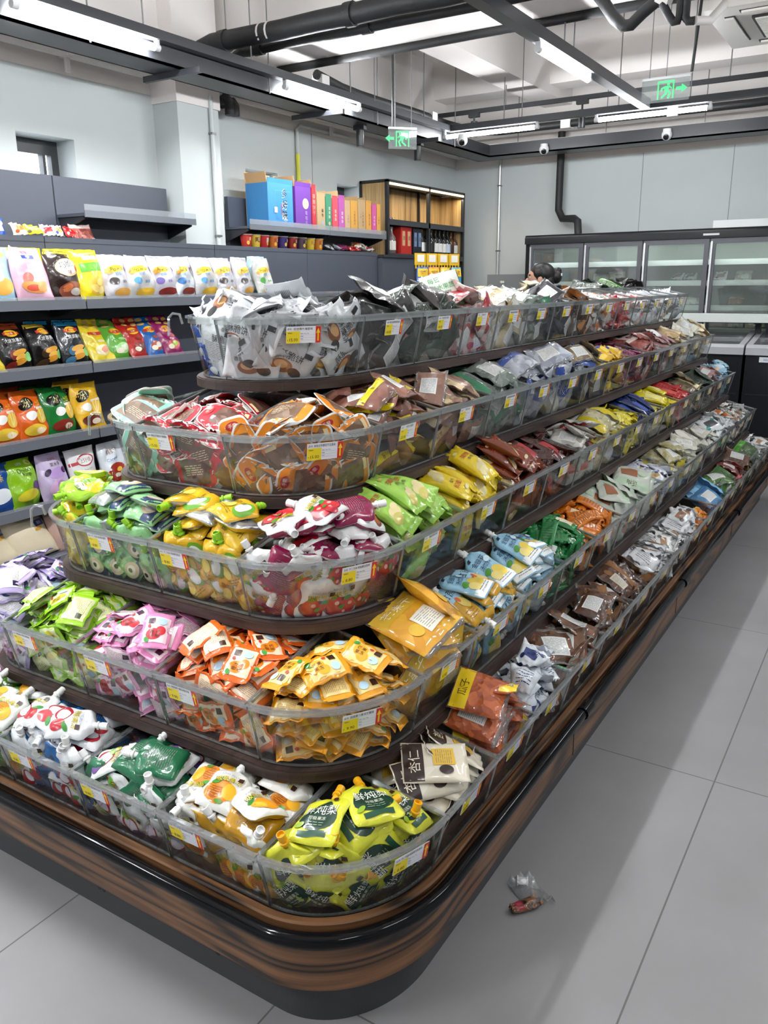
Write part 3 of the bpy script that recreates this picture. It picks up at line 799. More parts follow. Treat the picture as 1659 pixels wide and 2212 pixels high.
# ================================================================== packets
def pmat(hexc, kind='film'):
    """printed packaging colour"""
    nm = 'print_'+hexc.strip('#')+'_'+kind
    if nm in MATS: return MATS[nm]
    if kind == 'film': return mat(nm, s2l(hexc), 0.24, bump=0.55, bscale=58, coat=0.5)
    if kind == 'ink': return mat(nm, s2l(hexc), 0.32, coat=0.2)
    if kind == 'foil': return mat(nm, s2l(hexc), 0.26, 0.75, bump=0.5, bscale=40)
    if kind == 'card': return mat(nm, s2l(hexc), 0.55)
    return mat(nm, s2l(hexc), 0.3)
def food_mat(c1, c2, scale=70, film=0.6):
    """pieces of food pressed under clear film"""
    nm = 'food_'+c1.strip('#')+c2.strip('#')+str(scale)
    if nm in MATS: return MATS[nm]
    m = bpy.data.materials.new(nm); m.use_nodes = True
    nt = m.node_tree; b = nt.nodes['Principled BSDF']
    tc = nt.nodes.new('ShaderNodeTexCoord')
    nz = nt.nodes.new('ShaderNodeTexNoise'); nz.inputs['Scale'].default_value = scale*0.4; nz.inputs['Detail'].default_value = 2
    nt.links.new(tc.outputs['Object'], nz.inputs['Vector'])
    vo = nt.nodes.new('ShaderNodeTexVoronoi'); vo.inputs['Scale'].default_value = scale
    mxv = nt.nodes.new('ShaderNodeMix'); mxv.data_type = 'VECTOR'; mxv.inputs[0].default_value = 0.04
    nt.links.new(tc.outputs['Object'], mxv.inputs[4]); nt.links.new(nz.outputs['Color'], mxv.inputs[5])
    nt.links.new(mxv.outputs[1], vo.inputs['Vector'])
    r = nt.nodes.new('ShaderNodeValToRGB')
    r.color_ramp.elements[0].position = 0.1; r.color_ramp.elements[0].color = s2l(c2)+(1,)
    r.color_ramp.elements[1].position = 0.9; r.color_ramp.elements[1].color = s2l(c1)+(1,)
    sp = nt.nodes.new('ShaderNodeSeparateColor'); nt.links.new(vo.outputs['Color'], sp.inputs[0])
    nt.links.new(sp.outputs[0], r.inputs[0]); nt.links.new(r.outputs[0], b.inputs['Base Color'])
    b.inputs['Roughness'].default_value = 0.45
    b.inputs['Coat Weight'].default_value = film; b.inputs['Coat Roughness'].default_value = 0.06
    bp = nt.nodes.new('ShaderNodeBump'); bp.inputs['Strength'].default_value = 0.7; bp.inputs['Distance'].default_value = 0.005
    ad = nt.nodes.new('ShaderNodeMath'); ad.operation = 'ADD'
    nt.links.new(nz.outputs['Fac'], ad.inputs[0]); nt.links.new(vo.outputs['Distance'], ad.inputs[1])
    nt.links.new(ad.outputs[0], bp.inputs['Height']); nt.links.new(bp.outputs[0], b.inputs['Normal'])
    nt.links.new(bp.outputs[0], b.inputs['Coat Normal'])
    MATS[nm] = m
    return m
M_film = clear_mat('clear_film', (0.97, 0.98, 0.98), 0.10, 0.08, haze=0.10, hazecol=(0.9, 0.92, 0.94), facing=0.6)

def wf_rect(v): return 1.0
def wf_spout(v):
    if v > 0.62: t = min(1, (v-0.62)/0.38); return 1.0-0.66*(t*t*(3-2*t))
    if v < -0.8: return 1.0-0.10*((-v-0.8)/0.2)**2
    return 1.0-0.07*math.exp(-((v-0.05)/0.28)**2)
def wf_round(v): return max(0.25, 1-0.75*abs(v)**7)
def packet(w, h, t, base, front=(), back=(), backm=None, seed=0, style='pillow', wf=wf_rect, nx=12, ny=14, flange=0.86, crumple=1.0, sealm=None, edge=None, sides=False):
    """one filled packet centred at the origin, front towards +z; returns MB"""
    r = random.Random(seed)
    ph = [(r.uniform(0, 6.3), r.uniform(0, 6.3), r.uniform(3, 7), r.uniform(3, 7), r.uniform(.3, 1)) for _ in range(5)]
    bend = (r.uniform(-.06, .06)*w*crumple, r.uniform(-.05, .05)*h*crumple, r.uniform(-.05, .05)*w*crumple)
    def wr(u, v, s):
        z = 0
        for i, (a, b, fx_, fy_, A) in enumerate(ph): z += A*math.sin(a+fx_*u+s*1.3+i)*math.sin(b+fy_*v)
        return z
    def prof(u, v):
        a = max(0.0, 1-abs(u)**2.6)**0.6
        if style == 'spout':
            b = max(0.0, 1-abs(min(1, max(-1, v*0.98)))**4)**0.6 if v > 0 else max(0.0, 1-abs(v)**5)**0.5
        else:
            q = min(1.0, abs(v)/flange); b = max(0.0, 1-q**2.4)**0.6
            if sides: a = max(0.0, 1-min(1, abs(u)/flange)**2.4)**0.6
        return a*b
    def mid(u, v):
        z = bend[0]*(u*u-.3)+bend[1]*(v*v-.3)+bend[2]*u*v
        if style != 'spout' and abs(v) > flange*0.97: z += 0.0025*math.sin(9*u+ph[0][0])*crumple
        return z
    def S0(u, v):
        p = prof(u, v); x = u*wf(v)*w/2
        return Vector((x, v*h/2, mid(u, v)+t*0.5*p*(1+0.10*crumple*wr(u, v, 0))+0.0007+0.02*t*crumple*wr(u*1.4, v*1.4, 2)*min(1, p*3)))
    def B0(u, v):
        p = prof(u, v); x = u*wf(v)*w/2
        return Vector((x, v*h/2, mid(u, v)-t*0.5*p*(1+0.10*crumple*wr(u, v, 1))))
    us = [-1+2*i/nx for i in range(nx+1)]; vs_ = [-1+2*j/ny for j in range(ny+1)]
    us = [math.copysign(abs(u)**0.85, u) for u in us]
    GS = [[S0(u, v) for u in us] for v in vs_]; GB = [[B0(u, v) for u in us] for v in vs_]
    def interp(Gd, u, v, off):
        i = 0
        while i < nx-1 and us[i+1] < u: i += 1
        j = min(ny-1, max(0, int((v+1)/2*ny)))
        a = (u-us[i])/(us[i+1]-us[i]); c = (v-vs_[j])/(vs_[j+1]-vs_[j])
        p = (Gd[j][i]*(1-a)+Gd[j][i+1]*a)*(1-c)+(Gd[j+1][i]*(1-a)+Gd[j+1][i+1]*a)*c
        return Vector((p.x, p.y, p.z+off))
    def S(u, v, off=0.0): return interp(GS, u, v, off)
    def B(u, v, off=0.0): return interp(GB, u, v, -off)
    mb = MB(); backm = backm or base
    for Gd, m, rev in ((GS, base, False), (GB, backm, True)):
        V = [p for row in Gd for p in row]; F = []
        mlist = []
        for j in range(ny):
            for i in range(nx):
                a = j*(nx+1)+i; q = (a, a+1, a+nx+2, a+nx+1)
                F.append(q[::-1] if rev else q); mlist.append(abs(vs_[j]+vs_[j+1])/2 > flange)
        b0 = len(mb.v); f0 = len(mb.f)
        mb.add(V, F, m)
        if sealm is not None:
            k = mb.slot(sealm)
            for i, sflag in enumerate(mlist):
                if sflag: mb.mi[f0+i] = k
        # weld the rim
    n = (nx+1)*(ny+1)
    bo = []
    for i in range(nx): bo.append((i, i+1))
    for i in range(nx): bo.append(((ny)*(nx+1)+i+1, (ny)*(nx+1)+i))
    for j in range(ny): bo.append((j*(nx+1)+nx, (j+1)*(nx+1)+nx)); bo.append(((j+1)*(nx+1), j*(nx+1)))
    k = mb.slot(edge or base)
    for a, b in bo:
        mb.f.append((b, a, a+n, b+n)); mb.mi.append(k)
    for k0, (fn, els) in enumerate(((S, front), (B, back))):
        rev = (k0 == 1)
        for li, e in enumerate(els):
            off = 0.0003*(li+1)+0.0006
            draw(mb, e, (lambda u, v, o=off, f_=fn, rv=rev: f_(-u if rv else u, v, o)), w, h)
    return mb
def clampuv(c): return max(-0.97, min(0.97, c))
def draw(mb, e, S, w, h):
    k = e[0]; m = e[-1] if not isinstance(e[-1], str) else pmat(e[-1], 'ink')
    def P(x, y): return S(clampuv(x), clampuv(y))
    if k in ('e', 'E'):      # ellipse cx cy rx ry rot
        _, cx_, cy_, rx, ry, rot = e[:6]
        n, R = 20, max(2, min(6, math.ceil(max(rx, ry)*7))); c, s = math.cos(rot), math.sin(rot); asp = w/h
        V = [P(cx_, cy_)]; F = []
        for q in range(1, R+1):
            for i in range(n):
                a = 2*PI*i/n; x, y = rx*q/R*math.cos(a), ry*q/R*math.sin(a)*1.0
                X, Y = x*asp, y   # to v units for rotation
                V.append(P(cx_+(X*c-Y*s)/asp, cy_+(X*s+Y*c)))
        for i in range(n): F.append((0, 1+i, 1+(i+1) % n))
        for q in range(R-1):
            for i in range(n): F.append((1+q*n+i, 1+(q+1)*n+i, 1+(q+1)*n+(i+1) % n, 1+q*n+(i+1) % n))
        mb.add(V, F, m)
    elif k == 'r':           # rect cx cy hw hh rot
        _, cx_, cy_, hw, hh, rot = e[:6]
        nx = max(1, math.ceil(hw*12)); ny = max(1, math.ceil(hh*14)); c, s = math.cos(rot), math.sin(rot); asp = w/h
        V = []; F = []
        for j in range(ny+1):
            for i in range(nx+1):
                x, y = -hw+2*hw*i/nx, -hh+2*hh*j/ny; X, Y = x*asp, y
                V.append(P(cx_+(X*c-Y*s)/asp, cy_+(X*s+Y*c)))
        for j in range(ny):
            for i in range(nx): a = j*(nx+1)+i; F.append((a, a+1, a+nx+2, a+nx+1))
        mb.add(V, F, m)
    elif k == 't':           # text s cx cy hv rot
        _, st, cx_, cy_, hv, rot = e[:6]
        v, f, wd = text2d(st); c, s = math.cos(rot), math.sin(rot); asp = w/h
        V = []
        for x, y in v:
            X, Y = (x-wd/2)*hv, (y-.5)*hv
            V.append(P(cx_+(X*c-Y*s)/asp, cy_+(X*s+Y*c)))
        mb.add(V, f, m)
    elif k == 'l':           # block of small print lines cx cy hw hh n
        _, cx_, cy_, hw, hh, n = e[:6]
        r = random.Random(int(cx_*100+cy_*991+n))
        for i in range(n):
            y = cy_+hh-2*hh*(i+.5)/n; x = -hw; t = hh/n*0.24
            while x < hw:
                L = min(r.uniform(.1, .35), hw-x)
                q = max(1, int(L*6)); V = []
                for j in range(q+1): V += [P(cx_+x+L*j/q, y-t), P(cx_+x+L*j/q, y+t)]
                mb.add(V, [(2*j, 2*j+2, 2*j+3, 2*j+1) for j in range(q)], m)
                x += L+0.05
# ------------------------------------------------------------------ printed designs
def spout_front(kind):
    Y = '#e6d21f'; K = '#3a2a1c'
    def berry(cx_, cy_, s, col, leaf='#3f8f2f', rot=0):
        return [('e', cx_, cy_, s, s*1.05, rot, col), ('e', cx_+s*.25, cy_+s*.25, s*.3, s*.2, rot, '#f2b3a6'), ('e', cx_-s*.1, cy_+s*.95, s*.55, s*.25, rot+.3, leaf)]
    title = [('t', '吸吸果冻', 0.0, .20, .26, .12, K), ('t', '吸吸果冻', 0.015, .215, .25, .12, Y), ('t', 'KING JELLY', -.05, .43, .13, .12, '#8c8c95'), ('r', .52, .40, .13, .10, .1, '#3b2018')]
    if kind == 'strawberry':
        return [('e', 0, -.45, .9, .45, 0, '#7a2a3a')]+berry(-.35, -.35, .42, '#c8202c')+berry(.36, -.42, .40, '#d4343a')+berry(.0, -.68, .3, '#b5152a')+title
    if kind == 'pear':
        return [('e', .0, -.12, .82, .54, 0, '#153a2b'), ('e', 0, .34, .38, .25, 0, '#153a2b'), ('r', 0, -.76, .6, .10, .05, '#1d4a35'), ('t', '鲜炖梨', 0, .16, .40, .05, '#f4f4e6'), ('t', '可吸果冻', 0, -.20, .15, .05, '#dfe6cf'), ('l', 0, -.42, .35, .1, 2, '#9fb89a'), ('e', -.62, -.5, .2, .1, .6, '#8fae2b'), ('r', .42, .62, .12, .08, 0, '#3b2018')]
    if kind == 'pineapple':
        return [('e', -.1, -.38, .72, .50, .2, '#d9861c'), ('e', -.3, -.45, .34, .3, 0, '#b45f17'), ('e', .35, -.3, .34, .36, .3, '#f0b22c'), ('l', -.3, -.42, .3, .26, 5, '#e8a53a'), ('e', -.5, .05, .3, .12, .9, '#4c9a36'), ('e', .1, -.78, .2, .08, 0, '#5d8f2f')]+title
    if kind == 'mango':
        return [('e', .1, -.36, .62, .46, .1, '#f09a1f'), ('e', -.35, -.42, .3, .34, .4, '#f7bd3e'), ('e', -.5, .0, .32, .10, .8, '#3b8a35')]+title
    if kind == 'mangosteen':
        return [('e', -.05, -.40, .60, .46, .1, '#a3242d'), ('e', -.02, -.38, .48, .36, .1, '#e9dcec'), ('r', -.02, -.38, .02, .32, .2, '#b8a2c4'), ('e', .5, -.6, .32, .24, 0, '#6a4488'), ('e', -.6, .05, .3, .14, .9, '#5ea32f'), ('e', -.45, -.1, .3, .12, .3, '#7fbf3d')]+title
    if kind == 'lychee':
        return [('e', -.3, -.4, .44, .40, 0, '#a31d2b'), ('e', -.18, -.38, .28, .3, .3, '#ece7ee'), ('e', .4, -.5, .38, .32, 0, '#b5202e'), ('e', .55, -.15, .3, .1, .6, '#3f8a3a')]+title
    if kind == 'greenpine':
        return [('e', -.15, -.36, .66, .48, .1, '#d98a20'), ('e', .35, -.40, .34, .36, 0, '#efb637'), ('l', -.2, -.4, .4, .3, 5, '#b06518'), ('e', -.55, .05, .34, .12, .9, '#3f8f2c')]+title
    if kind == 'greenyellow':
        return [('e', -.5, -.5, .55, .5, .5, '#f0c32a'), ('e', .55, .1, .4, .6, .2, '#6fae2d'), ('e', .5, .1, .28, .44, .2, '#eef0ea'), ('e', -.2, -.2, .3, .3, 0, '#f7dd62'), ('t', '吸的冻', -.1, .25, .24, .1, '#3a4a1c'), ('l', 0, -.6, .5, .12, 2, '#5f7a22')]
    if kind == 'mint':
        return [('r', 0, -.62, .96, .32, 0, '#2f3f63'), ('e', .05, -.35, .62, .40, 0, '#d9c2a4'), ('e', .05, -.35, .40, .24, 0, '#f2e6d4'), ('e', .05, -.33, .16, .12, 0, '#2a2320'), ('t', '椰椰果冻', 0, .38, .22, .08, '#1f3a2a'), ('t', '吸一口', 0, .12, .13, .08, '#e9f3e0'), ('r', -.55, .65, .14, .09, 0, '#2f3f63')]
    if kind == 'lime':
        return [('e', -.4, -.3, .5, .5, 0, '#e9cf2b'), ('e', .45, -.45, .42, .36, .3, '#7fb82a'), ('e', -.05, .25, .4, .2, .2, '#eef2dc'), ('l', .2, -.1, .4, .3, 4, '#486a1c'), ('t', '青提', -.2, .42, .22, .1, '#2f4a12')]
    if kind == 'blue':
        return [('r', 0, -.78, .96, .18, 0, '#f4f6f6'), ('e', .30, -.38, .5, .32, .3, '#efd25a'), ('e', -.3, -.5, .4, .24, .2, '#f4e08a'), ('e', -.45, -.15, .3, .12, .6, '#58a13a'), ('t', '金银花', -.1, .46, .24, .1, '#1f3e66'), ('t', '汤饮料', .0, .14, .22, .1, '#1f3e66'), ('l', 0, -.78, .6, .10, 2, '#555a60'), ('r', -.6, .72, .13, .08, 0, '#24324a'), ('e', .5, .3, .3, .12, .2, '#d3eefc')]
    if kind == 'gold':
        return [('r', 0, .55, .96, .42, 0, '#a8d3ea'), ('t', '甘蔗', 0, .5, .34, .1, '#22314a'), ('e', .3, -.1, .5, .3, .2, '#f1d67a'), ('e', .1, .1, .2, .14, 0, '#e2683a'), ('l', 0, -.6, .6, .2, 4, '#8a5a18')]
    return []
SP = {  # kind: body, back, cap, w, h, t
    'strawberry': ('#eceaea', '#8f1448', '#f2f2f0'), 'pear': ('#d6d638', '#d0d03a', '#efae17'),
    'pineapple': ('#ecebe4', '#b9850f', '#f2f2f0'), 'mangosteen': ('#e9ebe9', '#1c6a45', '#f2f2f0'), 'lychee': ('#e9ebee', '#1f5f9c', '#f2f2f0'),
    'mango': ('#ecebe4', '#c08f16', '#f2f2f0'), 'greenpine': ('#e9ebe4', '#4f8a1e', '#f2f2f0'), 'greenyellow': ('#e6b41f', '#c6c8c6', '#9ad22b'), 'mint': ('#94cd8e', '#bfc7c3', '#9ad22b'),
    'lime': ('#a3d332', '#dfc72c', '#9ad22b'), 'blue': ('#9fd1ec', '#cfe3ea', '#f2f2f0'), 'gold': ('#d9a52a', '#e8d58c', '#f2f2f0')}
def sach(c, pale, logo, art, text='果汁果冻', dark='#4a2a14'):
    fr = [('r', 0, 0, .72, .80, 0, pale), ('e', -.30, .12, .32, .50, .2, art), ('e', -.1, -.3, .26, .34, 0, art), ('t', text[:2], -.28, .22, .30, 0, dark), ('t', text[2:], -.28, -.14, .30, 0, dark), ('r', .42, .42, .15, .22, .05, logo), ('e', .42, -.28, .20, .32, 0, '#bfe0f4'), ('e', -.62, .5, .14, .14, .5, '#3f9a3a'), ('e', .1, .5, .1, .1, 0, '#d8342c')]
    bk = [('r', 0, 0, .74, .84, 0, pale), ('l', -.1, .0, .50, .68, 13, '#94845f'), ('r', .52, .4, .14, .2, 0, logo)]
    return fr, bk
PROTO = {}
def proto(kind, n=3):
    """list of (mesh, cap mesh or None, w, h, t, name, description, category)"""
    if kind in PROTO: return PROTO[kind]
    out = []
    sty = kind.split(':')[0]
    for i in range(n):
        sd = sum(ord(c)*(j+3) for j, c in enumerate(kind))+i*17
        if sty == 'spout':
            k = kind.split(':')[1]; body, back, cap = SP[k]
            w_, h_, t_ = (0.086, 0.106, 0.027)
            if k in ('blue', 'gold'): w_, h_, t_ = (0.078 if k == 'blue' else .055, 0.135, 0.024)
            if k == 'strawberry': w_, h_, t_ = .092, .106, .029
            if k == 'pear': w_, h_, t_ = .100, .116, .027
            foil = k in ('greenyellow', 'mint')
            mb = packet(w_, h_, t_, pmat(body), spout_front(k), ([('e', 0, -.1, .66, .5, 0, '#1d4a35'), ('l', 0, -.1, .5, .36, 9, '#c9d4b4')] if k == 'pear' else [('l', 0, -.1, .6, .5, 11, '#8a8a84'), ('t', '果冻', 0, .5, .2, 0, '#5a5a58')]), pmat(back, 'foil' if foil else 'film'), sd, 'spout', wf_spout, crumple=1.7)
            mb.tube([(0, h_/2-0.006, 0), (0, h_/2+0.006, 0)], 0.0062, pmat(cap, 'plain'), 10)
            me = mb.mesh('spout_pouch', True)
            g = MB(); T = Matrix.Translation((0, h_/2+0.004, 0)) @ Matrix.Rotation(-PI/2, 4, 'X')
            g.lathe([(0.0075, 0.0), (0.0095, 0.001), (0.0095, 0.004), (0.0066, 0.005), (0.0066, 0.008), (0.0083, 0.009), (0.0086, 0.024), (0.0072, 0.0245), (0.0070, 0.018), (0.001, 0.018)], pmat(cap, 'plain'), 14, T)
            cm = g.mesh('cap', True)
            try: cm.set_sharp_from_angle(angle=math.radians(35))
            except Exception: pass
            out.append((me, cm, w_, h_, t_))
        else:
            me, w_, h_, t_ = DES[kind](sd)
            out.append((me, None, w_, h_, t_))
    PROTO[kind] = out
    return out
def mk(mb, w_, h_, t_, name): return mb.mesh(name, True), w_, h_, t_
def d_sach(c, pale, logo, art, text='果汁果冻', w_=.098, h_=.066, t_=.017):
    def f(sd):
        fr, bk = sach(c, pale, logo, art, text)
        # long axis across: ends sealed left and right
        mb = packet(w_, h_, t_, pmat(c), fr, bk, None, sd, 'pillow', flange=.84, sides=True, crumple=1.5)
        return mk(mb, w_, h_, t_, 'jelly_sachet')
    return f
def d_silver(sd):
    fr = [('e', -.1, -.30, .42, .34, .2, '#8c4a1c'), ('e', -.15, -.25, .26, .2, .2, '#d9a46a'), ('e', .45, -.35, .26, .22, 0, '#17181a'), ('t', '酥脆饼', .05, .30, .40, .12, '#141414'), ('t', '香脆', -.5, -.02, .22, .12, '#33312f'), ('r', .62, .66, .16, .12, .1, '#1c1c1e')]
    bk = [('t', '酥脆', 0, .42, .36, .1, '#141414'), ('l', 0, -.2, .7, .4, 9, '#4b4c4e'), ('r', .5, .7, .2, .1, 0, '#1c1c1e')]
    return mk(packet(.135, .105, .014, pmat('#d3d5d8', 'film'), fr, bk, None, sd, flange=.9, sides=True, crumple=2.2), .135, .105, .014, 'pretzel_packet')
def d_frame(c, inner1, inner2, seal='#efece6', w_=.135, h_=.092, t_=.015):
    def f(sd):
        fd = food_mat(inner1, inner2, 40)
        fr = [('r', 0, 0, .93, .92, 0, c), ('r', .16, 0, .56, .70, 0, fd), ('e', -.70, 0, .15, .40, 0, '#b5202c'), ('t', '手磨', -.72, .0, .22, PI/2, '#f2e6c8'), ('r', .78, .3, .08, .3, 0, '#f0d9a8')]
        bk = [('r', 0, 0, .93, .92, 0, c), ('r', .0, 0, .66, .70, 0, fd), ('l', -.05, .1, .4, .3, 5, '#f0e0c0')]
        return mk(packet(w_, h_, t_, pmat(seal), fr, bk, None, sd, wf=wf_round, flange=.88, sides=True, crumple=1.5), w_, h_, t_, 'vacuum_pack')
    return f
def d_cake(c, cream, redtext='薄饼', w_=.062, h_=.15, t_=.036, ch='#e9d9a0'):
    def f(sd):
        fr = [('e', .0, -.42, .62, .20, .3, ch), ('e', -.2, -.62, .52, .17, .3, cream), ('e', .35, -.25, .34, .12, .4, ch), ('t', redtext, .0, .35, .22, .1, '#c23a1c'), ('t', '香香', .05, .12, .13, .1, '#3a2a14'), ('e', -.4, .66, .3, .07, .2, cream)]
        bk = [('l', 0, 0, .6, .6, 9, '#5a4a2c')]
        return mk(packet(w_, h_, t_, pmat(c), fr, bk, None, sd, flange=.86, crumple=1.2), w_, h_, t_, 'cake_packet')
    return f
def d_bag(c1, c2, band, text='', tcol='#ffffff', w_=.15, h_=.115, t_=.030, scale=60, label=None, clear=True, crump=1.5):
    """clear bag of food with a printed band"""
    def f(sd):
        fd = food_mat(c1, c2, scale)
        fr = []
        if band: fr = [('r', 0, .66, .94, .30, 0, band)]
        if text: fr.append(('t', text, 0, .64, .34, 0, tcol))
        if label: fr += [('r', .2, -.25, .42, .34, .06, label), ('l', .2, -.25, .34, .26, 8, '#77797c'), ('e', -.45, -.3, .22, .22, 0, band or '#c23a2c')]
        bk = [('r', 0, .1, .5, .5, 0, '#e8e8e6'), ('l', 0, .1, .44, .42, 12, '#7c7e82')]
        return mk(packet(w_, h_, t_, fd, fr, bk, None, sd, flange=.84, crumple=crump, sealm=M_film if clear else None), w_, h_, t_, 'snack_bag')
    return f
def d_small(c, ink, acc, text='', w_=.075, h_=.06, t_=.016, foil=False, back=None, tri=False):
    def f(sd):
        fr = [('r', 0, .0, .6, .42, .1, acc)]
        if text: fr.append(('t', text, 0, 0, .42, .1, ink))
        fr += [('e', -.55, -.5, .22, .25, 0, ink), ('e', .55, .5, .2, .2, 0, ink)]
        bk = [('l', 0, 0, .6, .6, 5, ink)]
        wf = (lambda v: 0.55+0.45*(1-v)/2) if tri else wf_rect
        return mk(packet(w_, h_, t_, pmat(c, 'foil' if foil else 'film'), fr, bk, pmat(back, 'film') if back else None, sd, flange=.82, crumple=2.0, wf=wf), w_, h_, t_, 'candy_packet')
    return f
def d_stick(c, acc, text='', w_=.045, h_=.17, t_=.020):
    def f(sd):
        fr = [('r', 0, -.25, .6, .45, 0, acc)]
        if text: fr.append(('t', text, 0, .4, .2, PI/2, '#f5f0e0'))
        return mk(packet(w_, h_, t_, pmat(c), fr, [('l', 0, 0, .6, .7, 8, '#404040')], None, sd, flange=.88, crumple=1.4), w_, h_, t_, 'snack_stick')
    return f
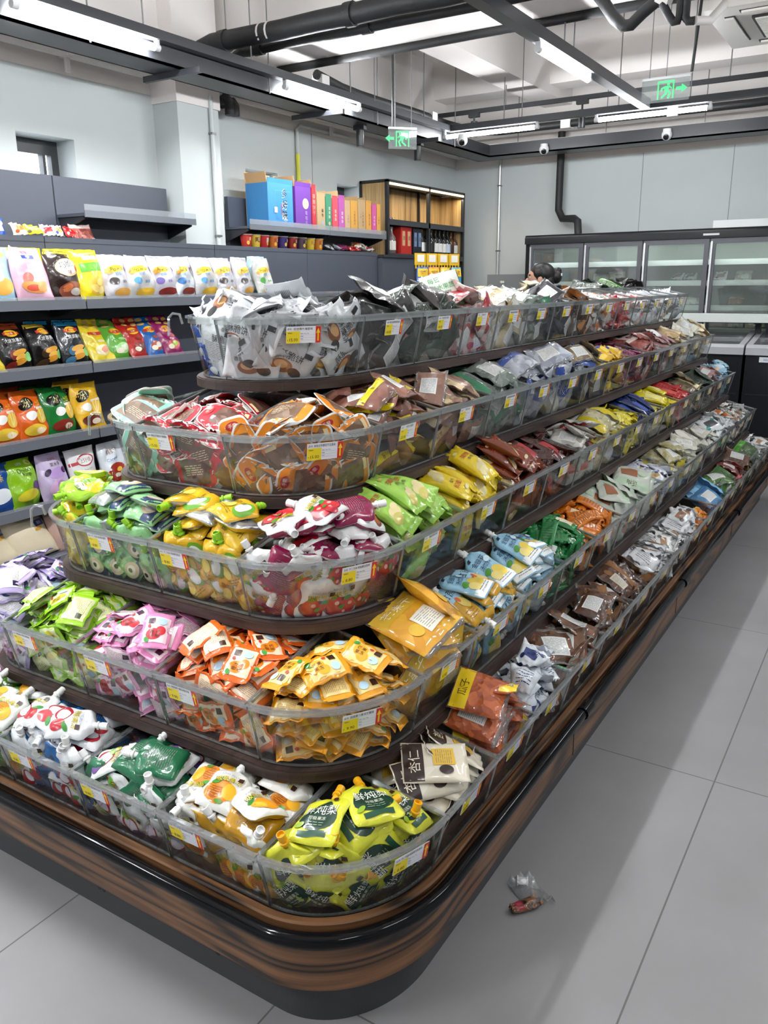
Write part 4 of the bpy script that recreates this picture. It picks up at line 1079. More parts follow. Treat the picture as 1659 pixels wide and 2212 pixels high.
DES = {
 'silver': d_silver,
 'mango': d_sach('#f2a418', '#fbdc92', '#3a1d10', '#f4b02e', '芒果果冻'),
 'orange': d_sach('#ee6a1c', '#fbe0c0', '#43200f', '#f08a24', '橙汁果冻'),
 'pink': d_sach('#e58fc0', '#f7e3ec', '#46203a', '#cf2c3a', '草莓果冻'),
 'green': d_sach('#9bd124', '#e9f0b4', '#2f3a12', '#d7c93a', '青提果冻'),
 'purple': d_sach('#b8a6dc', '#ece8f4', '#2c2450', '#3a4684', '蓝莓果冻'),
 'orangepack': d_frame('#ef8f22', '#8a6a50', '#6f523c'),
 'redpack': d_frame('#c9182f', '#7a5240', '#5c3a2c'),
 'mintpack': d_frame('#8fd0b8', '#8a6f5a', '#6b5846'),
 'sausage': d_bag('#9c6a58', '#7a4a3e', '#e3cc22', '香', '#5a3a10', .125, .06, .028, 30),
 'tanpack': d_bag('#a8806c', '#87604f', '#cdb790', '鸡肉', '#6a4a2c', .125, .09, .022, 36),
 'greencake': d_cake('#a4d458', '#d4c86a'), 'yellowcake': d_cake('#efd026', '#f2e3a4'), 'browncake': d_cake('#7d3415', '#e8d0a0', '巧克力', ch='#d8b87a'),
 'almond': d_bag('#e9e2d2', '#dcd2bc', '#2b1a12', '杏仁', '#f2ead8', .09, .14, .020, 25, label='#e6b93a', clear=False, crump=.8),
 'melon': d_bag('#c0602a', '#9a4218', '#f2cf22', '瓜子', '#3a3a14', .115, .13, .026, 55, crump=1.0),
 'blueberry': d_small('#e4e9f0', '#26366e', '#31427e', '蓝莓', .085, .07, .034, tri=True),
 'gluten': d_bag('#7a4a28', '#4a2a14', '#e9e2d6', '红油面筋', '#b5202c', .15, .12, .028, 45, label='#f0ece4'),
 'jerky': d_bag('#6a4028', '#3c2214', '#8a5c30', '', '#fff', .14, .10, .026, 55, label='#cfc4b0'),
 'driedmango': d_bag('#e9b02a', '#d4921a', '#d9b03a', '芒果干', '#fff6d8', .145, .17, .038, 28, label='#e8e4d4', crump=.8),
 'banana': d_bag('#d2a63a', '#b98a28', '#6a4f1e', '香蕉干', '#f0e6c0', .15, .12, .035, 28),
 'creamgreen': d_stick('#16803c', '#efe6c8', '米饼', .05, .12, .02),
 'orangebar': d_stick('#e07f1e', '#e6d5b0', '', .04, .12, .02),
 'whitebrown': d_bag('#d8ddd2', '#c2c9bb', '#b8d0b4', '话梅', '#5a3a24', .15, .12, .03, 22, label='#a8643a', clear=False),
 'whiteblue': d_small('#e6e9f2', '#3a4e9a', '#c9a25a', '奶', .08, .06, .018),
 'nutclear': d_bag('#cfc9a8', '#a89f6a', '#d8c41f', '', '#fff', .13, .10, .03, 60),
 'whiteclear': d_bag('#e2e0d4', '#c4c0ae', '#e9e6dc', '', '#999', .13, .10, .03, 60, label='#f3f3f0'),
 'greenclear': d_bag('#4a6a36', '#2c4020', '#5fae3a', '蔬', '#f2f7e8', .15, .12, .035, 70),
 'darkgreen': d_bag('#1c2a20', '#33402e', '#1f3a28', '', '#fff', .16, .12, .03, 80),
 'black': d_bag('#1c1a1a', '#2c2624', '#151414', '', '#fff', .17, .13, .035, 40),
 'redwhite': d_bag('#b83a40', '#e0d8d0', '#a8182c', '虾', '#fff', .15, .11, .03, 40, label='#eceef2'),
 'cream': d_bag('#d9cba8', '#c2ad82', '#f0ece2', '', '#888', .15, .11, .03, 40, label='#f4f4f2'),
 'charcoal': d_bag('#25252b', '#3c3a40', '#4c4e56', '', '#fff', .14, .11, .03, 55),
 'brownbag': d_bag('#6a4630', '#4a2e1e', '#c98a4a', '', '#fff', .14, .11, .03, 50, label='#e6e2da'),
 'orangewhite': d_small('#e8e3dc', '#c9622a', '#e0823a', '酥', .085, .065, .02),
 'redsmall': d_small('#c91f22', '#f3dcc0', '#a0141a', '辣', .08, .06, .018),
 'whitered': d_small('#eceaea', '#b8202e', '#d8363c', '糖', .08, .06, .022),
 'greywhite': d_small('#dfe1e6', '#5c6070', '#b9bcc6', '', .09, .07, .022),
 'whitesmall': d_small('#e9e9e8', '#6a6a70', '#b0845a', '卤', .09, .065, .016),
 'silverfood': d_small('#dfe1e4', '#4a4a50', '#9a6a48', '卤味', .10, .075, .016),
 'bluetan': d_bag('#8f7a58', '#6a5638', '#2a55b0', '', '#fff', .13, .10, .026, 50, label='#e0d4b8'),
 'yellowblue': d_small('#e2b41c', '#24499a', '#f0d060', '', .085, .065, .022),
 'purplepink': d_small('#7c2f58', '#e2b4c4', '#9c4468', '', .08, .06, .02),
 'pinkred': d_bag('#a85a4c', '#7e3430', '#d8c0b8', '', '#fff', .12, .09, .024, 55),
 'beige': d_bag('#d3b98a', '#b89868', '#e8dcc2', '', '#999', .12, .09, .024, 55),
 'silverblue': d_bag('#b8bcc4', '#8a8f9c', '#3a55a8', '干贝', '#fff', .15, .11, .028, 40),
 'silvergreen': d_bag('#8c958c', '#55625a', '#2f7a55', '', '#fff', .15, .11, .028, 50),
 'redclear': d_stick('#4a2622', '#b0343a', '', .055, .16, .022),
 'mixclear': d_bag('#d8d6ce', '#a8a49a', '#b52a30', '', '#fff', .12, .09, .022, 40),
 'yellowsach': d_small('#e0cf1e', '#5a5212', '#f0e26a', '', .10, .05, .016),
 'navystick': d_stick('#1d2f66', '#3a56a8', '', .055, .16, .024),
 'yellowstick': d_stick('#dfce20', '#f0e68a', '', .05, .17, .022),
 'redstick': d_stick('#b81c1e', '#d8564c', '', .05, .17, .022),
 'olive': d_bag('#7a6a48', '#4c4028', '#e0d3a8', '', '#444', .13, .10, .026, 55),
 'pinkwhite': d_bag('#c29a9a', '#9a6a6a', '#e8e2e4', '', '#888', .12, .09, .024, 50),
 'lightblue': d_small('#a6cfe8', '#f2d6a0', '#d8ecf6', '', .10, .08, .025),
 'whitepouch': d_small('#e6e9ea', '#2a8a86', '#3c3f46', '', .13, .10, .028),
 'fruitdice': d_small('#ee8a2c', '#f6dc4a', '#f6b63a', '', .05, .035, .024),
 'skyblue': d_bag('#6fa6d0', '#4a7fb0', '#8fc4e6', '', '#fff', .14, .11, .03, 24, clear=False),
 'greenleaf': d_bag('#243a1e', '#4c7a2a', '#3a6a2a', '', '#fff', .15, .11, .03, 60),
 'redbrown': d_bag('#8a3428', '#5c1c16', '#b8443a', '', '#fff', .12, .09, .026, 60),
 'bluepack': d_small('#1f4fa8', '#e8ecf2', '#c8cdd6', '鱼', .12, .09, .016, foil=False),
 'whitebar': d_stick('#e4e6e8', '#c2c8ce', '', .05, .19, .018),
}
# ------------------------------------------------------------------ packing a bin
G = 0.007
def pack(b, kinds, n, heap=0.03, stand=0, core=0.55, flat=True, seed=0, yaw=None, flip=0.4, tilt=0.18, zone=0.10, layout=None, smax=.45):
    """drop packets on a growing height field; returns list of (kind index, 4x4 local matrix, level)"""
    r = np.random.default_rng(seed+11)
    nu, nv = int(b.w/G)+1, int(max(b.d, .01)/G)+1
    uu, vv = np.meshgrid((np.arange(nu)+.5)*G, (np.arange(nv)+.5)*G, indexing='ij')
    mk_ = b.mask(uu, vv)
    dep = b.depth(uu, vv)
    Hm = np.full(uu.shape, 0.004)
    rise = (b.hb-b.hf)*np.clip(dep/max(b.d, .01), 0, 1)
    er = mk_.copy(); dist = np.zeros(uu.shape)
    for _ in range(10):
        dist += er
        q_ = np.zeros_like(er); q_[1:-1, 1:-1] = er[1:-1, 1:-1] & er[:-2, 1:-1] & er[2:, 1:-1] & er[1:-1, :-2] & er[1:-1, 2:]
        er = q_
    edge = np.clip(dist*G/0.065, 0, 1)
    target = b.hf*0.78+rise*.55+(heap+.018)*edge
    Hm[dep > zone] = (target*core)[dep > zone]
    res = []
    def P(u, v):
        i = min(nu-1, max(0, int(u/G))); j = min(nv-1, max(0, int(v/G))); return i, j
    cells = np.argwhere(mk_)
    # packets standing against the front wall, faces outward
    if stand:
        pr = proto(kinds[0]); w_, h_, t_ = pr[0][2:5]
        rows = max(1, round((b.hf-.005)/(h_*.58)))
        for s in range(stand):
            k = s % len(kinds); w_, h_, t_ = proto(kinds[k])[0][2:5]
            row = s % rows; t = (s//rows+.5+r.uniform(-.15, .15)+(0.3 if row % 2 else 0))/(stand/rows+.2)
            t = min(.93, max(.07, t))
            p, nn, tt = b.front(t)
            roll = r.uniform(-.9, .9) if r.random() < .75 else r.uniform(-3, 3)
            ez = (nn+Vector(tuple(r.normal(0, .10, 3)))).normalized(); ex_ = tt - ez*tt.dot(ez); ex_.normalize(); ey_ = ez.cross(ex_)
            cr, sr = math.cos(roll), math.sin(roll)
            ex2, ey2 = ex_*cr+ey_*sr, -ex_*sr+ey_*cr
            if r.random() < flip: ex2, ez = -ex2, -ez
            hz = (row+.55)/rows*(b.hf-.02)
            inn = Vector((-nn.x, -nn.y, 0)).normalized()
            lean = INS*(1-hz/b.hf)
            q = Vector((p.x, p.y, 0)) - Vector((0, 0, 0)); base = q+inn*(t_*.55+.006+lean*.8+r.uniform(0, .012)); base.z = hz+.012
            Mx = Matrix(((ex2.x, ey2.x, ez.x, base.x), (ex2.y, ey2.y, ez.y, base.y), (ex2.z, ey2.z, ez.z, base.z), (0, 0, 0, 1)))
            res.append((k, Mx, 'front'))
        Hm[(dep < .04)] = b.hf*0.78
    miss = 0; ceil = (TB[b.tier-1]-.030-TB[b.tier]) if b.tier else 9
    for it in range(n):
        k = int(r.integers(len(kinds))); w_, h_, t_ = proto(kinds[k])[0][2:5]
        if layout == 'rows': k = it % len(kinds); w_, h_, t_ = proto(kinds[k])[0][2:5]
        best = None
        for tr in range(48):
            c = cells[r.integers(len(cells))]; u, v = uu[c[0], c[1]], vv[c[0], c[1]]
            a = r.uniform(0, 2*PI) if yaw is None else yaw+r.normal(0, .18)+(PI if r.random() < .15 else 0)
            ca, sa = math.cos(a), math.sin(a)
            # footprint samples
            gx = np.linspace(-w_*.42, w_*.42, 7); gy = np.linspace(-h_*.43, h_*.43+(.016 if kinds[k].startswith('spout') else 0), 7)
            GX, GY = np.meshgrid(gx, gy); fu = u+GX*ca-GY*sa; fv = v+GX*sa+GY*ca
            iu = (fu/G).astype(int); iv = (fv/G).astype(int)
            ok = (iu >= 0) & (iu < nu) & (iv >= 0) & (iv < nv)
            iu2, iv2 = np.clip(iu, 0, nu-1), np.clip(iv, 0, nv-1)
            ok &= mk_[iu2, iv2]
            fr = ok.mean()
            hh = Hm[iu2, iv2][ok]
            if len(hh) < 8: continue
            # corners over the wall are fine only above the rim
            pen = (1-fr)*(0.5 if hh.mean() < b.hf-.004 else 0.28)
            cost = hh.mean()-target[c[0], c[1]]+pen
            if b.tier and dep[c[0], c[1]] > 0.085 and hh.max()+t_*.5 > ceil: continue
            if best is None or cost < best[0]: best = (cost, u, v, a, iu2, iv2, ok, GX, GY, fu, fv)
        if best is None: continue
        cost, u, v, a, iu2, iv2, ok, GX, GY, fu, fv = best
        if cost > 0.014:
            miss += 1
            if miss > 5: break
            continue
        hh = Hm[iu2, iv2]
        A = np.c_[(fu-u)[ok], (fv-v)[ok], np.ones(ok.sum())]
        co, *_ = np.linalg.lstsq(A, hh[ok], rcond=None)
        sx, sy = np.clip(co[:2], -smax, smax)
        pl = sx*(fu-u)+sy*(fv-v)
        rsd = np.percentile((hh-pl)[ok], 72)
        z = rsd+t_*.42
        nrm = Vector((-sx, -sy, 1))+Vector((r.normal(0, tilt*.5), r.normal(0, tilt*.5), 0)); nrm.normalize()
        ex_ = Vector((math.cos(a), math.sin(a), 0)); ex_ = (ex_-nrm*ex_.dot(nrm)).normalized(); ey_ = nrm.cross(ex_); ez = nrm
        if r.random() < flip: ex_, ez = -ex_, -ez
        Mx = Matrix(((ex_.x, ey_.x, ez.x, u), (ex_.y, ey_.y, ez.y, v), (ex_.z, ey_.z, ez.z, z), (0, 0, 0, 1)))
        lev = 'top' if z > b.hf-.02 else 'low'
        res.append((k, Mx, lev))
        new = pl+rsd+t_*.80*np.clip(1.15-(np.abs(GX)/(w_*.5))**3*.5-(np.abs(GY)/(h_*.5))**3*.5, .3, 1)
        # rasterise on a fine set of cells around
        m0 = max(w_, h_)*.5
        i0, j0 = P(u-m0, v-m0); i1, j1 = P(u+m0, v+m0)
        su, sv = uu[i0:i1+1, j0:j1+1]-u, vv[i0:i1+1, j0:j1+1]-v
        ca, sa = math.cos(a), math.sin(a)
        lx, ly = su*ca+sv*sa, -su*sa+sv*ca
        ins = (np.abs(lx) < w_*.47) & (np.abs(ly) < h_*.47)
        hgt = sx*su+sy*sv+rsd+t_*.82*np.clip(1.2-(np.abs(lx)/(w_*.5))**3*.6-(np.abs(ly)/(h_*.5))**3*.6, .25, 1)
        sub = Hm[i0:i1+1, j0:j1+1]
        sub[ins] = np.maximum(sub[ins], hgt[ins])
    return res
NAMES = {'spout': ('jelly_pouch', 'pouch')}
NPK = 0
def fill(key, kinds, n, desc, cat, where, **kw):
    """fill the bin at key; desc tells the packets, where tells the bin"""
    global NPK
    b = BINS[key]
    kinds = kinds if isinstance(kinds, (list, tuple)) else [kinds]
    descs = desc if isinstance(desc, (list, tuple)) else [desc]*len(kinds)
    res = pack(b, kinds, n, seed=hash_(key), **kw)
    r = random.Random(hash_(key)+5)
    for k, Mx, lev in res:
        pr = r.choice(proto(kinds[k])); me, cm = pr[0], pr[1]
        o = bpy.data.objects.new(nm_(descs[k]), me); COL.objects.link(o)
        o.matrix_world = b.M @ Mx
        pos = {'top': 'on top', 'low': 'below the rim', 'front': 'against the front pane'}[lev]
        o['label'] = '%s %s, %s' % (descs[k], pos, where); o['category'] = cat
        o['group'] = '%ss in the %s' % (descs[k].split(' with ')[0], where)
        if cm is not None:
            c = bpy.data.objects.new('cap', cm); COL.objects.link(c); c.parent = o
        NPK += 1
    b.obj['label'] = ''; b.desc = descs[0]; b.where = where
    b.obj['label'] = 'clear %s holding %ss' % (where, descs[0]); b.obj['category'] = 'bin'
    b.obj['group'] = 'clear snack bins on the island'
    return b
def nm_(d):
    w_ = [x for x in d.split(' with ')[0].replace('-', ' ').split()]
    return '_'.join(w_[-2:])
def hash_(key):
    return sum((ord(c) if isinstance(c, str) else 31*(c+2))*(i+1)*7 for i, c in enumerate([q for k in key for q in (k if isinstance(k, str) else [k])])) % 99991
ORD = ['first', 'second', 'third', 'fourth', 'fifth', 'sixth', 'seventh', 'eighth', 'ninth', 'tenth', 'eleventh', 'twelfth', 'thirteenth', 'fourteenth', 'fifteenth', 'sixteenth', 'seventeenth', 'eighteenth']
TN = ['top tier', 'second tier', 'third tier', 'fourth tier', 'bottom tier']
def W(k, s, i=0):
    if s == 'corner': return 'curved corner bin, %s' % TN[k]
    if s == 'end': return 'far curved end bin, %s' % TN[k]
    if s == 's': return '%s short-side bin, %s' % (ORD[i], TN[k])
    return '%s long-side bin, %s' % (ORD[i], TN[k])
# ================================================================== what is in each bin
S_ = dict
# near bins on the short side and the corners
fill((0, 'corner'), 'silver', 60, 'silver white pretzel packet', 'snack packet', W(0, 'corner'), stand=14, heap=.008, core=.74)
fill((0, 'end'), ['bluepack', 'silver'], 34, ['blue fish snack packet', 'silver pretzel packet'], 'snack packet', W(0, 'end'), stand=8, heap=.01, core=.7)
fill((1, 'corner'), 'orangepack', 60, 'orange framed bean curd pack', 'snack pack', W(1, 'corner'), stand=20, heap=.02, core=.62)
fill((1, 's', 0), 'redpack', 34, 'red framed bean curd pack', 'snack pack', W(1, 's', 0), stand=8, heap=.0, core=.62)
fill((1, 'end'), 'mintpack', 30, 'mint framed bean curd pack', 'snack pack', W(1, 'end'), stand=8, heap=.01, core=.7)
fill((2, 'corner'), 'spout:strawberry', 60, 'white strawberry jelly pouch', 'jelly pouch', W(2, 'corner'), stand=14, heap=.06, core=.6, flip=.3, smax=.24)
fill((2, 's', 0), 'spout:greenyellow', 40, 'yellow-green jelly pouch with lime cap', 'jelly pouch', W(2, 's', 0), stand=9, heap=.05, core=.6, smax=.24)
fill((2, 's', 1), 'spout:mint', 40, 'mint and navy jelly pouch', 'jelly pouch', W(2, 's', 1), stand=9, heap=.05, core=.6, yaw=PI*0.5, flip=.15, smax=.24)
fill((2, 'end'), 'spout:lime', 34, 'lime and yellow jelly pouch', 'jelly pouch', W(2, 'end'), stand=6, heap=.025, core=.65, smax=.24)
fill((3, 'corner'), 'mango', 110, 'mango yellow jelly sachet', 'jelly sachet', W(3, 'corner'), heap=.04, core=.66, flip=.45, zone=.12, smax=.3, tilt=.10)
fill((3, 's', 0), 'orange', 80, 'orange jelly sachet', 'jelly sachet', W(3, 's', 0), heap=.04, core=.66, stand=6, smax=.35, tilt=.12)
fill((3, 's', 1), 'pink', 80, 'pink strawberry jelly sachet', 'jelly sachet', W(3, 's', 1), heap=.04, core=.66, stand=6, smax=.35, tilt=.12)
fill((3, 's', 2), 'green', 80, 'lime green jelly sachet', 'jelly sachet', W(3, 's', 2), heap=.04, core=.66, stand=6, smax=.35, tilt=.12)
fill((3, 'end'), 'purple', 70, 'lilac blueberry jelly sachet', 'jelly sachet', W(3, 'end'), heap=.06, core=.72, stand=6)
fill((4, 'corner'), 'spout:pear', 60, 'yellow and dark green pear pouch', 'jelly pouch', W(4, 'corner'), stand=9, heap=.02, core=.5, flip=.1, tilt=.12, smax=.24)
fill((4, 's', 0), ['spout:pineapple', 'spout:mango'], 46, ['white pineapple jelly pouch', 'white mango jelly pouch'], 'jelly pouch', W(4, 's', 0), stand=9, heap=.02, core=.5, flip=.3, tilt=.12, smax=.24)
fill((4, 's', 1), 'spout:mangosteen', 46, 'white-green mangosteen jelly pouch', 'jelly pouch', W(4, 's', 1), stand=9, heap=.02, core=.5, flip=.28, tilt=.12, smax=.24)
fill((4, 's', 2), 'spout:lychee', 46, 'white-blue lychee jelly pouch', 'jelly pouch', W(4, 's', 2), stand=9, heap=.02, core=.5, flip=.28, tilt=.12, smax=.24)
fill((4, 's', 3), 'spout:greenpine', 40, 'white-green pineapple jelly pouch', 'jelly pouch', W(4, 's', 3), stand=9, heap=.02, core=.55, flip=.4, smax=.24)
fill((4, 'end'), 'pink', 40, 'pink strawberry jelly sachet', 'jelly sachet', W(4, 'end'), heap=.0, core=.75)
# long side, tier by tier from the corner
ROWS = {
0: [('black', 'black seaweed bag'), ('darkgreen', 'dark green vegetable chip bag'), ('redwhite', 'red and white shrimp bag'), ('cream', 'cream biscuit bag'), ('silvergreen', 'silver green snack bag'), ('charcoal', 'charcoal snack bag'),
    ('brownbag', 'brown dried meat bag'), ('orangewhite', 'white and orange crisp packet'), ('redsmall', 'red spicy packet'), ('whitered', 'white and red candy packet'), ('greywhite', 'pale grey candy packet'), ('whitesmall', 'white savoury packet'), ('greywhite', 'grey white candy packet')],
1: [('sausage', 'pink sausage pack with yellow ends'), ('tanpack', 'tan chicken pack'), ('silvergreen', 'silver green foil bag'), ('silverblue', 'silver and blue scallop bag'), ('silverblue', 'silver scallop bag'), ('bluetan', 'tan blue-banded bag'),
    ('yellowblue', 'yellow and blue packet'), ('purplepink', 'purple packet'), ('pinkred', 'pinkish red snack bag'), ('pinkwhite', 'pink and white snack bag'), ('beige', 'beige snack bag'), ('whiteclear', 'clear bag of white sweets'), ('beige', 'pale beige nut bag'), ('nutclear', 'clear nut bag')],
2: [('greencake', 'light green thin cake packet'), ('yellowcake', 'yellow thin cake packet'), ('browncake', 'brown chocolate cake packet'), ('redclear', 'dark red snack stick'), ('mixclear', 'clear red-banded snack bag'), ('nutclear', 'clear bag of yellow nuts'),
    ('yellowsach', 'bright yellow sachet'), ('navystick', 'navy blue snack stick'), ('yellowstick', 'yellow snack stick'), ('redstick', 'red snack stick'), ('olive', 'olive brown snack bag'), ('darkgreen', 'dark green snack bag'), ('pinkwhite', 'pink and white nut bag'), ('lightblue', 'light blue packet'), ('lightblue', 'pale blue packet')],
3: [('driedmango', 'large clear dried mango bag'), (['spout:blue', 'spout:gold'], ['light blue drink pouch', 'gold cane drink pouch']), ('spout:blue', 'light blue pear drink pouch'), ('creamgreen', 'green and cream rice cracker stick'), ('orangebar', 'orange snack bar'), ('whitebrown', 'white dried plum bag'),
    ('whitebrown', 'mint white dried plum bag'), ('whiteblue', 'white and blue milk candy packet'), ('nutclear', 'clear yellow nut bag'), ('whiteclear', 'clear bag of cream sweets'), ('whiteclear', 'clear bag of white sweets'), ('whitepouch', 'white foil pouch'), ('greywhite', 'grey white packet'), ('orangewhite', 'white and brown packet'), ('whitesmall', 'white brown packet')],
4: [('almond', 'white almond bag with yellow edge'), ('melon', 'yellow topped dried melon bag'), ('blueberry', 'white and blue pyramid candy packet'), ('gluten', 'brown spicy gluten bag'), ('jerky', 'dark brown dried tofu bag'), ('jerky', 'red brown dried tofu bag'),
    ('silverfood', 'silver braised snack packet'), ('whitesmall', 'white braised snack packet'), ('silverfood', 'white silver snack packet'), ('fruitdice', 'orange and yellow fruit cube'), ('skyblue', 'sky blue snack bag'), ('greenleaf', 'dark green vegetable bag'), ('redbrown', 'red brown date bag'), ('brownbag', 'brown nut bag'), ('greenclear', 'green leafy snack bag'), ('whitesmall', 'white snack packet')]}
OPT = {(2, 0): S_(yaw=0.15, flip=.0, heap=.06), (2, 1): S_(yaw=0.15, flip=.0, heap=.06), (2, 2): S_(yaw=0.3, flip=.1, heap=.06), (2, 3): S_(yaw=.1), (2, 7): S_(yaw=.1), (2, 8): S_(yaw=.15), (2, 9): S_(yaw=.15),
       (3, 0): S_(yaw=-.2, flip=.0, heap=.09, tilt=.3), (3, 1): S_(yaw=-.1, flip=.05, heap=.05), (3, 2): S_(yaw=-.1, flip=.05, heap=.06), (4, 0): S_(yaw=.5, flip=.1, heap=.04), (4, 1): S_(yaw=.2, flip=.05, heap=.07), (4, 2): S_(heap=.045)}
for k in range(5):
    i = 0
    while (k, 'l', i) in BINS:
        kind, desc = ROWS[k][min(i, len(ROWS[k])-1)]
        far = BINS[(k, 'l', i)].O.x
        o = dict(heap=.03 if k else .0, core=.66 if far < 2.6 else .78, stand=4 if far < 3 else (3 if far < 4.2 else 2), zone=.09)
        if isinstance(kind, str) and kind in ('driedmango', 'almond', 'melon', 'greencake', 'yellowcake', 'browncake'): o['stand'] = 2
        o.update(OPT.get((k, i), {}))
        n = 44 if far < 2.6 else (26 if far < 4 else 18)
        fill((k, 'l', i), kind, n, desc, 'snack packet', W(k, 'l', i), **o)
        i += 1
for i in range(12):
    kind, desc = [('black', 'black seaweed bag'), ('greenclear', 'green vegetable crisp bag'), ('darkgreen', 'dark green snack bag'), ('whitebar', 'silvery white snack stick'), ('whitebar', 'white snack stick'), ('cream', 'cream biscuit bag'), ('greywhite', 'grey candy packet'), ('orangewhite', 'white and orange packet'), ('redsmall', 'red packet'), ('orangewhite', 'orange crisp packet'), ('whitered', 'white and red packet'), ('greywhite', 'grey white packet')][11-i]
    fill((0, 'r', i), kind, 9, desc, 'snack packet', '%s rear-row bin, top tier' % ORD[11-i], heap=.01, core=.85, stand=0)
print('packets', NPK)
# ------------------------------------------------------------------ price tags on the bins
M_tagw = mat('tag_white', s2l('#e9eaf0'), 0.35, coat=0.3); M_tagy = mat('tag_yellow', s2l('#f0d818'), 0.35, coat=0.3)
M_tagr = mat('tag_red', s2l('#d3261f'), 0.35, coat=0.3); M_ink = mat('tag_ink', (0.012, 0.012, 0.014), 0.5)
M_arrow = mat('tag_arrow', s2l('#f3cf1d'), 0.4)
TAGM = {}
def tag_mesh(price, title, detail):
    kk = (price, title, detail)
    if kk in TAGM: return TAGM[kk]
    g = MB(); w_, h_ = .086, .040
    def R(x0, x1, y0, y1, z, m): g.add([(x0, y0, z), (x1, y0, z), (x1, y1, z), (x0, y1, z)], [(0, 1, 2, 3)], m)
    g.box(-w_/2, w_/2, -h_/2, h_/2, -0.0012, 0, M_tagw)
    R(-w_/2, -w_/2+.034, -h_/2, h_/2-.011, .0003, M_tagy); R(w_/2-.013, w_/2, -h_/2, h_/2, .0003, M_tagr)
    ax = w_/2-.0065
    g.add([(ax-.0018, -.015, .0006), (ax+.0018, -.015, .0006), (ax+.0018, .004, .0006), (ax-.0018, .004, .0006)], [(0, 1, 2, 3)], M_arrow)
    g.add([(ax-.0052, .004, .0006), (ax+.0052, .004, .0006), (ax, .016, .0006)], [(0, 1, 2)], M_arrow)
    put_text(g, price, (-w_/2+.018, -h_/2+.0085, .0005), (1, 0, 0), (0, 1, 0), .0072 if detail else .009, M_ink, maxw=.028)
    if detail:
        put_text(g, '品名', (-w_/2+.0075, h_/2-.0055, .0005), (1, 0, 0), (0, 1, 0), .0050, M_ink)
        put_text(g, title, (-w_/2+.0415, h_/2-.0055, .0005), (1, 0, 0), (0, 1, 0), .0064, M_ink, maxw=.052)
        put_text(g, '零售价:', (-w_/2+.0095, .0045, .0005), (1, 0, 0), (0, 1, 0), .0034, M_ink)
        put_text(g, '¥', (-w_/2+.0035, -h_/2+.0075, .0005), (1, 0, 0), (0, 1, 0), .0034, M_ink)
        for i, s in enumerate(('规格:  500g  产地:', '等级:', '单位:')):
            y = .003-.0065*i
            put_text(g, s, (-w_/2+.0355+text2d(s)[2]*.0015, y, .0005), (1, 0, 0), (0, 1, 0), .0030, M_ink, maxw=.034)
            R(-w_/2+.036, w_/2-.015, y-.0032, y-.0030, .0003, M_ink)
    else:
        R(-w_/2+.006, w_/2-.02, h_/2-.009, h_/2-.003, .0003, mat('tag_print_grey', (0.25, 0.25, 0.28), 0.5))
        for i in range(3): R(-w_/2+.038, w_/2-.018, .002-.0065*i, .0032-.0065*i, .0003, mat('tag_print_grey', (0.25, 0.25, 0.28), 0.5))
    TAGM[kk] = g.mesh('price_tag'); return TAGM[kk]
TAGS = {(0, 'corner'): ('15.00', '双洲薄片海苔味', .56), (1, 'corner'): ('15.00', '渝铭记手磨豆干五香味', .60), (1, 's', 0): ('15.00', '渝铭记手磨豆干香辣味', .30),
        (2, 'corner'): ('8.80', '不二先森 吸吸果冻草莓', .68), (2, 's', 0): ('8.80', '不二先森 吸吸果冻混合', .28), (2, 's', 1): ('8.80', '不二先森 吸吸果冻椰子', .38),
        (3, 'corner'): ('9.90', '蒟蒻果汁果冻芒果味', .60), (3, 's', 0): ('9.90', '蒟蒻果汁果冻橙子味', .30), (3, 's', 1): ('9.90', '蒟蒻果汁果冻草莓味', .30), (3, 's', 2): ('9.90', '蒟蒻果汁果冻青提味', .30),
        (4, 'corner'): ('8.80', '不二先森 鲜炖梨可吸果冻', .76), (4, 's', 0): ('8.80', '不二先森 吸吸果冻芒果', .28), (4, 's', 1): ('8.80', '不二先森 吸吸果冻山竹', .26), (4, 's', 2): ('8.80', '不二先森 吸吸果冻荔枝', .30),
        (0, 'l', 0): ('45.00', '每日果蔬香脆秋葵', .5), (0, 'l', 1): ('40.00', '每日脱水果蔬', .5), (0, 'l', 2): ('15.00', '虾味小食', .5), (1, 'l', 0): ('25.00', '鸡肉小香肠', .45), (1, 'l', 1): ('20.00', '鸡肉小食', .5), (2, 'l', 0): ('18.00', '薄脆饼黄瓜味', .45), (2, 'l', 1): ('18.00', '薄脆饼原味', .5)}
for key, b in BINS.items():
    if key[1] in ('end', 'r') or (key[1] == 's' and key not in TAGS): continue
    far = b.O.x
    if key in TAGS: price, title, t = TAGS[key]; det = True
    else: price, title, t, det = random.Random(hash_(key)).choice(['15.00', '18.00', '20.00', '25.00', '9.90']), '', .5, False
    p, nn, tt = b.front(t)
    upv = nn.cross(tt).normalized()
    p = p+nn*0.0055+Vector((0, 0, b.hf*(.04 if key[1] == 'corner' else .06)))
    o = bpy.data.objects.new('price_tag', tag_mesh(price, title, det)); COL.objects.link(o); o.parent = b.obj
    o.rotation_mode = 'XYZ'
    lm = Matrix(((tt.x, upv.x, nn.x, p.x), (tt.y, upv.y, nn.y, p.y), (tt.z, upv.z, nn.z, p.z), (0, 0, 0, 1)))
    o.matrix_local = lm
    if key in TAGS: o['label'] = 'white and yellow price tag reading %s with a red arrow strip' % price
